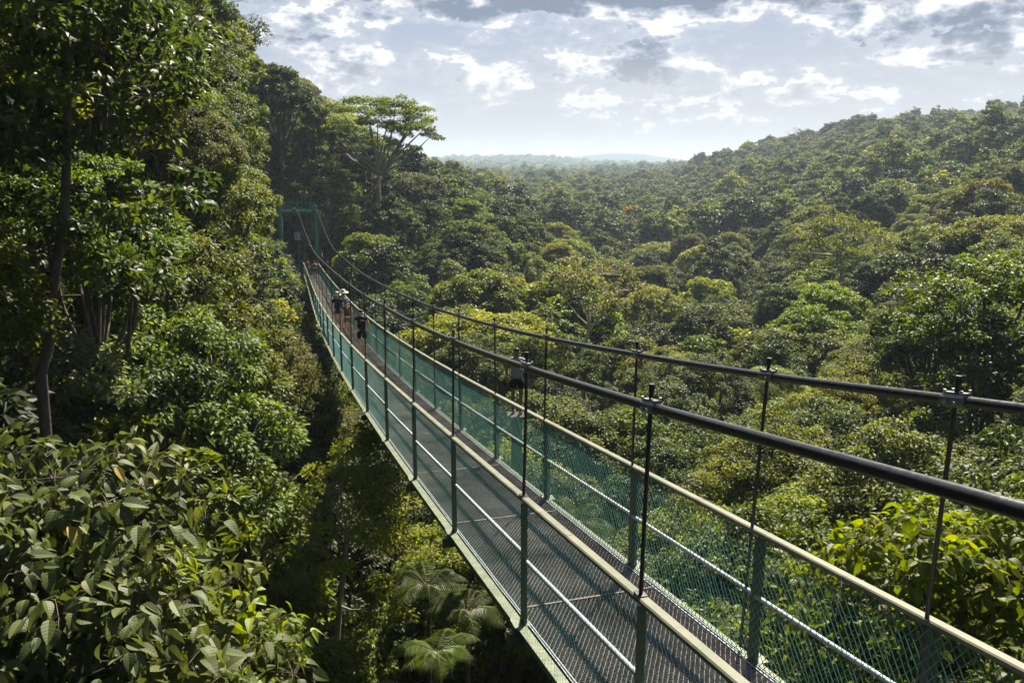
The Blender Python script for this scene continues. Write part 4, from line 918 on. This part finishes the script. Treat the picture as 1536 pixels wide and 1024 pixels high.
# tree ferns below the walkway
def fern_meshes(seed):
    g = np.random.default_rng(seed); m = MB(); P, D, N, S = [], [], [], []; fr = MB()
    m.tube([[0, 0, -6], [.05, 0, -1], [0, 0, 0]], [.09, .07, .08], 8)
    for i in range(13):
        a = i*2.4+g.uniform(-.2, .2); L_ = g.uniform(1.5, 2.0); rise = g.uniform(.25, .75); s = np.linspace(0, 1, 30)
        hz_ = L_*(s-.12*s**2); z = rise*np.sin(s*2.1)*1.0-.75*s**2.2; c_ = np.stack([hz_*math.cos(a), hz_*math.sin(a), z], 1)
        fr.tube(c_, np.linspace(.018, .004, 30), 4, cap=False); T_ = unit(np.gradient(c_, axis=0)); sd = unit(np.cross(T_, UP))
        for q in range(3, 30):
            w = .46*math.sin(math.pi*min(1, (.12+s[q]*.95)))**.8+.03
            for sg in (-1, 1): P.append(c_[q]); D.append(sd[q]*sg+T_[q]*.35-UP*.25); N.append(np.cross(sd[q], T_[q])+g.normal(0, .15, 3)); S.append(w)
    P, D, N, S = map(np.array, (P, D, N, S)); tf = (np.array([[0, 0, 0], [.2, .075, .02], [1, 0, -.15], [.2, -.075, .02]]), TPL4[1])
    V, Fc, ta = leafgeo(P, unit(D), unit(N), S, g.uniform(.35, .9, len(P)), tf); mm = rawmesh('fronds', V, [(Fc, 0)], [LM['lime2']], {'tint': ta})
    return m.mesh('trunk', BARK, smooth=True), mm, fr.mesh('frond_stalks', BARK, smooth=True)
LM['lime2'] = leafmat('leaf_fern', (.03, .055, .012), (.055, .09, .018), (.10, .14, .028))
fm = [fern_meshes(s) for s in (1, 2)]
for k, (u, v, Y, s, lab) in enumerate([(640, 862, 20.5, 1.0, 'tree fern with arching fronds just left of the walkway edge'), (700, 900, 17.5, .8, 'smaller tree fern half hidden under the walkway'), (655, 960, 16, .8, 'tree fern lowest in the dark gap below the walkway'),
                                       (862, 770, 21, 1.1, 'tree fern seen through the netting near the middle'), (905, 855, 16, .8, 'small fern crown seen through the netting under the right rail')]):
    r_ = empty('tree_fern', tuple(at(u, v+18, Y)), k*1.3); r_.scale = (s*.8,)*3; tag(r_, lab, 'tree fern', 'tree ferns below the walkway')
    for nm, me in zip(('trunk', 'fronds', 'frond_stalks'), fm[k % 2]): link(bpy.data.objects.new(nm, me), r_)

# ---- the forest itself
g = np.random.default_rng(77)
near_k = ['near_a', 'near_b', 'near_c', 'near_d', 'near_e']; mid_k = ['mid_%d' % q for q in range(10)]
cand = []
for (r0, r1, s, amax, sd) in ((9, 42, 4.6, 1.0, 1), (42, 75, 5.6, .9, 2), (75, 240, 8.6, .80, 3)):
    x, y = grid(r0, r1, s, amax, sd); H_ = canopy(x, y); G_ = ground(x, y)
    for a, b, h_, q in zip(x, y, H_, G_): cand.append((a, b, h_, q, math.hypot(a, b)))
# points of the walkway and portal that the forest leaves in sight
ys_ = np.linspace(3, 100, 60); cs_, _, ss_, _ = frame(ys_)
SIGHT = np.vstack([cs_-ss_*1.05-UP*.2, cs_+ss_*.9+UP*1.3, [[x_, PORTY, z_] for x_ in (px0-.4, px1+.4, (px0+px1)/2) for z_ in np.linspace(cP[0][2]+(2.0 if x_ < px1 else 0), ztop+1, 6)]])
SIGHT = np.vstack([SIGHT]+[[at(u_, v_, YU-8)] for u_ in (492, 520, 550, 580, 610, 640) for v_ in (170, 205, 235)]+[[at(u_, v_, YU-8)] for u_ in (555, 575) for v_ in (265, 295)]+[[at(u_, v_, 14.6)] for u_, v_ in ((66, 545), (75, 480), (84, 410), (92, 350))])
SIGHT = SIGHT-np.array([0, 0, CZ])
ind = []
for a, b, h_, q, r in cand:
    if any(math.hypot(a-cx_, b-cy_) < cr_ for cx_, cy_, cr_ in clear): continue
    top = h_+g.uniform(-1, .6)*np.interp(r, [10, 60, 200], [1.0, 3.4, 6.])
    if r < 42: kd = near_k[g.choice(5, p=[.28, .26, .20, .0 if r < 26 else .08, .26 if r < 26 else .18])]
    else: kd = mid_k[g.choice(10, p=[.15, .13, .15, .08, .145, .12, .09, .10, .0, .035])]
    if 42 <= r < 62: kd = near_k[g.integers(5)]
    _, _, ph, prc = PR[kd]
    s = g.uniform(.78, 1.2)*np.interp(r, [10, 40, 80, 200], [.72, .82, .98, 1.15])
    if r > 70 and g.random() < .10: s *= 1.3; top += 2.5; s = max(s, (top-q)/ph*.8)
    R_ = prc*s; d = abs(float(off_bridge(a, b)))*.95
    if b < Y1+2 and d < R_+1.3:
        lim = float(bz_(b))-.9-.25*max(0, 2.5-d)
        if top > lim and d > R_*.55+1.2 : 
            s *= max(.5, (d-1.3)/R_)          # slimmer next to the walkway
        elif top > lim: top = lim-.3
    if math.hypot(a, b)-R_ < 5.5 and top > CZ-6: continue
    tt_ = np.clip((SIGHT[:, 0]*a+SIGHT[:, 1]*b)/(SIGHT[:, 0]**2+SIGHT[:, 1]**2), 0, 1); ok = (tt_ > .05)
    dd = np.hypot(SIGHT[:, 0]*tt_-a, SIGHT[:, 1]*tt_-b); hit = ok & (dd < R_*.92)
    if hit.any():
        fall = (1-np.sqrt(np.clip(1-(dd[hit]/R_)**2, 0, 1)))*R_*.9
        lim = float((CZ+SIGHT[hit, 2]*tt_[hit]+fall).min())
        if top > lim+6.5: continue
        top = min(top, lim)
    ind.append((a, b, top, kd, s, r))
# keep the ones in view as individuals, nearest first
def vis(a, b, top, R_):
    u, v, d = proj([[a, b, top]]); m_ = R_/max(d[0], 1)*F
    return d[0] > 1 and -m_ < u[0] < 1536+m_ and -m_ < v[0] < 1024+m_*1.2
ind = [t_ for t_ in ind if vis(t_[0], t_[1], t_[2], PR[t_[3]][3]*t_[4]+.5) or t_[5] < 40]
ind.sort(key=lambda t_: t_[5]); NI = 300
words = {'green': 'mid-green', 'olive': 'olive', 'deep': 'dark green', 'grey': 'grey-green', 'rust': 'rusty brown-green', 'lime': 'lime'}
MARKS = [(565, 180, 'umbrella tree'), (446, 330, 'far portal'), (530, 480, 'group of walkers'), (782, 560, 'lone standing figure'), (975, 610, 'thick cable clamp over the deck'), (1148, 564, 'middle clamp of the outer cable'), (1428, 602, 'last clamp of the outer cable'),
         (110, 850, 'big-leaved shrub'), (1380, 880, 'lime broadleaf treetop'), (80, 450, 'bare leaning trunk'), (1197, 200, 'bare ridge tree'), (885, 440, 'pale forked tree'), (1260, 360, 'broad pale spreading tree'), (1460, 500, 'big forked tree by the frame edge'), (640, 880, 'arching tree fern'), (300, 250, 'bright hillside'), (800, 250, 'distant skyline'), (530, 760, 'lacy tree below the deck')]
used_labels = {}; rows = []
for k, (a, b, top, kd, s, r) in enumerate(ind[:NI]):
    tr, cr, ph, prc = PR[kd]; root = empty('forest_tree', (a, b, top-ph*s), g.uniform(0, 6.28)); root.scale = (s, s, s)
    u, v, d = proj([[a, b, top-1.5*s]]); mt = words[[m_ for m_ in LM if cr.materials[0].name == LM[m_].name][0]]
    pu, pv = float(u[0]), float(v[0]); L_ = sorted(MARKS, key=lambda q: math.hypot(q[0]-pu, q[1]-pv))
    shp = 'slim' if prc < 4.3 else 'rounded' if prc < 5.4 else 'broad'; hb = 'low' if s < .8 else 'tall' if s > 1.0 else 'mid-height'
    opts = []
    for mu, mv, nm in L_[:4]:
        du, dv = pu-mu, pv-mv; dist = math.hypot(du, dv); ang = math.degrees(math.atan2(-dv, du)) % 360
        dr = ['to the east of', 'up and east of', 'above', 'up and west of', 'to the west of', 'down and west of', 'below', 'down and east of'][int((ang+22.5)//45) % 8]
        opts.append('%s%s the %s' % ('close ' if dist < 70 else '' if dist < 160 else 'well ' if dist < 300 else 'far ', dr, nm))
    lab = None
    for o_ in opts[:2]:
        for x_ in ('', hb):
            c_ = ' '.join(q for q in (x_, mt, shp, 'tree', o_) if q)
            if c_ not in used_labels: lab = c_; break
        if lab: break
    if not lab:
        for o_ in opts:
            for x_ in ('smaller', 'more distant', 'half hidden', 'neighbouring', 'shaded', 'dense-leaved', 'lower'):
                c_ = ' '.join((x_, mt, shp, 'tree', o_))
                if len((x_+' '+mt+' '+o_).split()) > 13: continue
                if x_ == 'smaller' and s > .85 or x_ == 'more distant' and r < 60: continue
                if c_ not in used_labels: lab = c_; break
            if lab: break
    lab = (lab or c_).replace('last clamp of the outer cable', 'last outer cable clamp').replace('thick cable clamp over the deck', 'thick clamp over the deck').replace('big forked tree by the frame edge', 'big forked edge tree').replace('to the east of', 'east of').replace('to the west of', 'west of'); used_labels[lab] = 1; used_labels[c_] = 1
    lab = lab.replace('up and east of', 'up and rightwards of').replace('down and east of', 'down and rightwards of').replace('east of', 'rightwards of').replace('up and west of', 'up and leftwards of').replace('down and west of', 'down and leftwards of').replace('west of', 'leftwards of')
    tag(root, lab, 'tree', 'trees of the rainforest canopy')
    link(bpy.data.objects.new('trunk', tr), root); link(bpy.data.objects.new('crown', cr), root)
print('individual trees', min(NI, len(ind)), 'of', len(ind), 'up to', round(ind[min(NI, len(ind))-1][5]))
midcol = bpy.data.collections.new('mid_tree_kinds')
for q in range(10): midcol.objects.link(bpy.data.objects.new('midk_%d' % q, joined('mid_tree', PR['mid_%d' % q][0], PR['mid_%d' % q][1])))
rest = ind[NI:]; P = []; 
if rest:
    for (a, b, top, kd, s, r) in rest: P.append((a, b, top-PR[kd][2]*s))
    scatter_obj('forest_mass_near', P, [int(t_[3][4:]) if t_[3][:3] == 'mid' else 0 for t_ in rest], g.uniform(0, 6.28, len(rest)), [t_[4] for t_ in rest], midcol, 'unbroken forest canopy filling the valley behind the nearest trees', 'forest')
x, y = grid(240, 900, 9.4, .72, 4); x2, y2 = grid(900, 1500, 11, .70, 5)
def keep(x, y, top, m_):
    u, v, d = proj(np.stack([x, y, top], 1)); return (d > 1) & (u > -m_) & (u < 1536+m_)
for nm, (x, y), coll, n_, sm, lab in (('forest_mass_far', (np.append(x, x2), np.append(y, y2)), farcol, 9, 1., 'forested far slopes and valley of countless small crowns'),
                                  ('forest_mass_horizon', grid(1500, 3700, 17, .70, 6), vfcol, 5, 1.6, 'hazy blue-green forest on the farthest ridges')):
    r = np.hypot(x, y); top = canopy(x, y)+(g.uniform(-1, .7, len(x))+.8*(g.random(len(x)) < .05))*np.interp(r, [200, 900, 2500], [5., 6., 8.]); k = keep(x, y, top, 60); x, y, top, r = x[k], y[k], top[k], r[k]
    gz_ = ground(x, y); em_ = g.random(len(x)) < .09; s = g.uniform(.85, 1.3, len(x))*sm*np.where(r > 900, 1.1, 1.05)*np.where(em_, 1.3, 1.); top = top+em_*3.5; z = np.where(r > 1500, gz_-5*s, top-15*s)
    scatter_obj(nm, np.stack([x, y, z], 1), np.where(g.random(len(x)) < .004, n_-1, g.integers(0, n_-1, len(x))), g.uniform(0, 6.28, len(x)), s, coll, lab, 'forest')
    print(nm, len(x))
# undergrowth
x, y = grid(5, 150, 2.7, .95, 8); k = keep(x, y, ground(x, y), 200); x, y = x[k], y[k]; s = g.uniform(.7, 1.6, len(x))
scatter_obj('undergrowth', np.stack([x, y, ground(x, y)-.3], 1), g.integers(0, 4, len(x)), g.uniform(0, 6.28, len(x)), s, bushcol, 'dense shady undergrowth of bushes covering the forest floor', 'undergrowth')

# ------------------------------------------------------------ haze
HZ, t = newmat('haze_air')
pv = t.n('ShaderNodeVolumePrincipled', i={'Color': (.64, .79, 1.0, 1), 'Density': .00021, 'Anisotropy': .1}); t.n('ShaderNodeOutputMaterial', i={1: pv.outputs[0]})
m = MB(); zlo = float(gz.min())-1.5; zhi = CZ+75; m.box([0, 0, (zlo+zhi)/2], (13600, 13600, zhi-zlo)); o = m.build('haze', HZ); tag(o, 'thin pale haze filling the valley air', 'haze', kind='stuff')
print('terrain', gz.min(), gz.max())
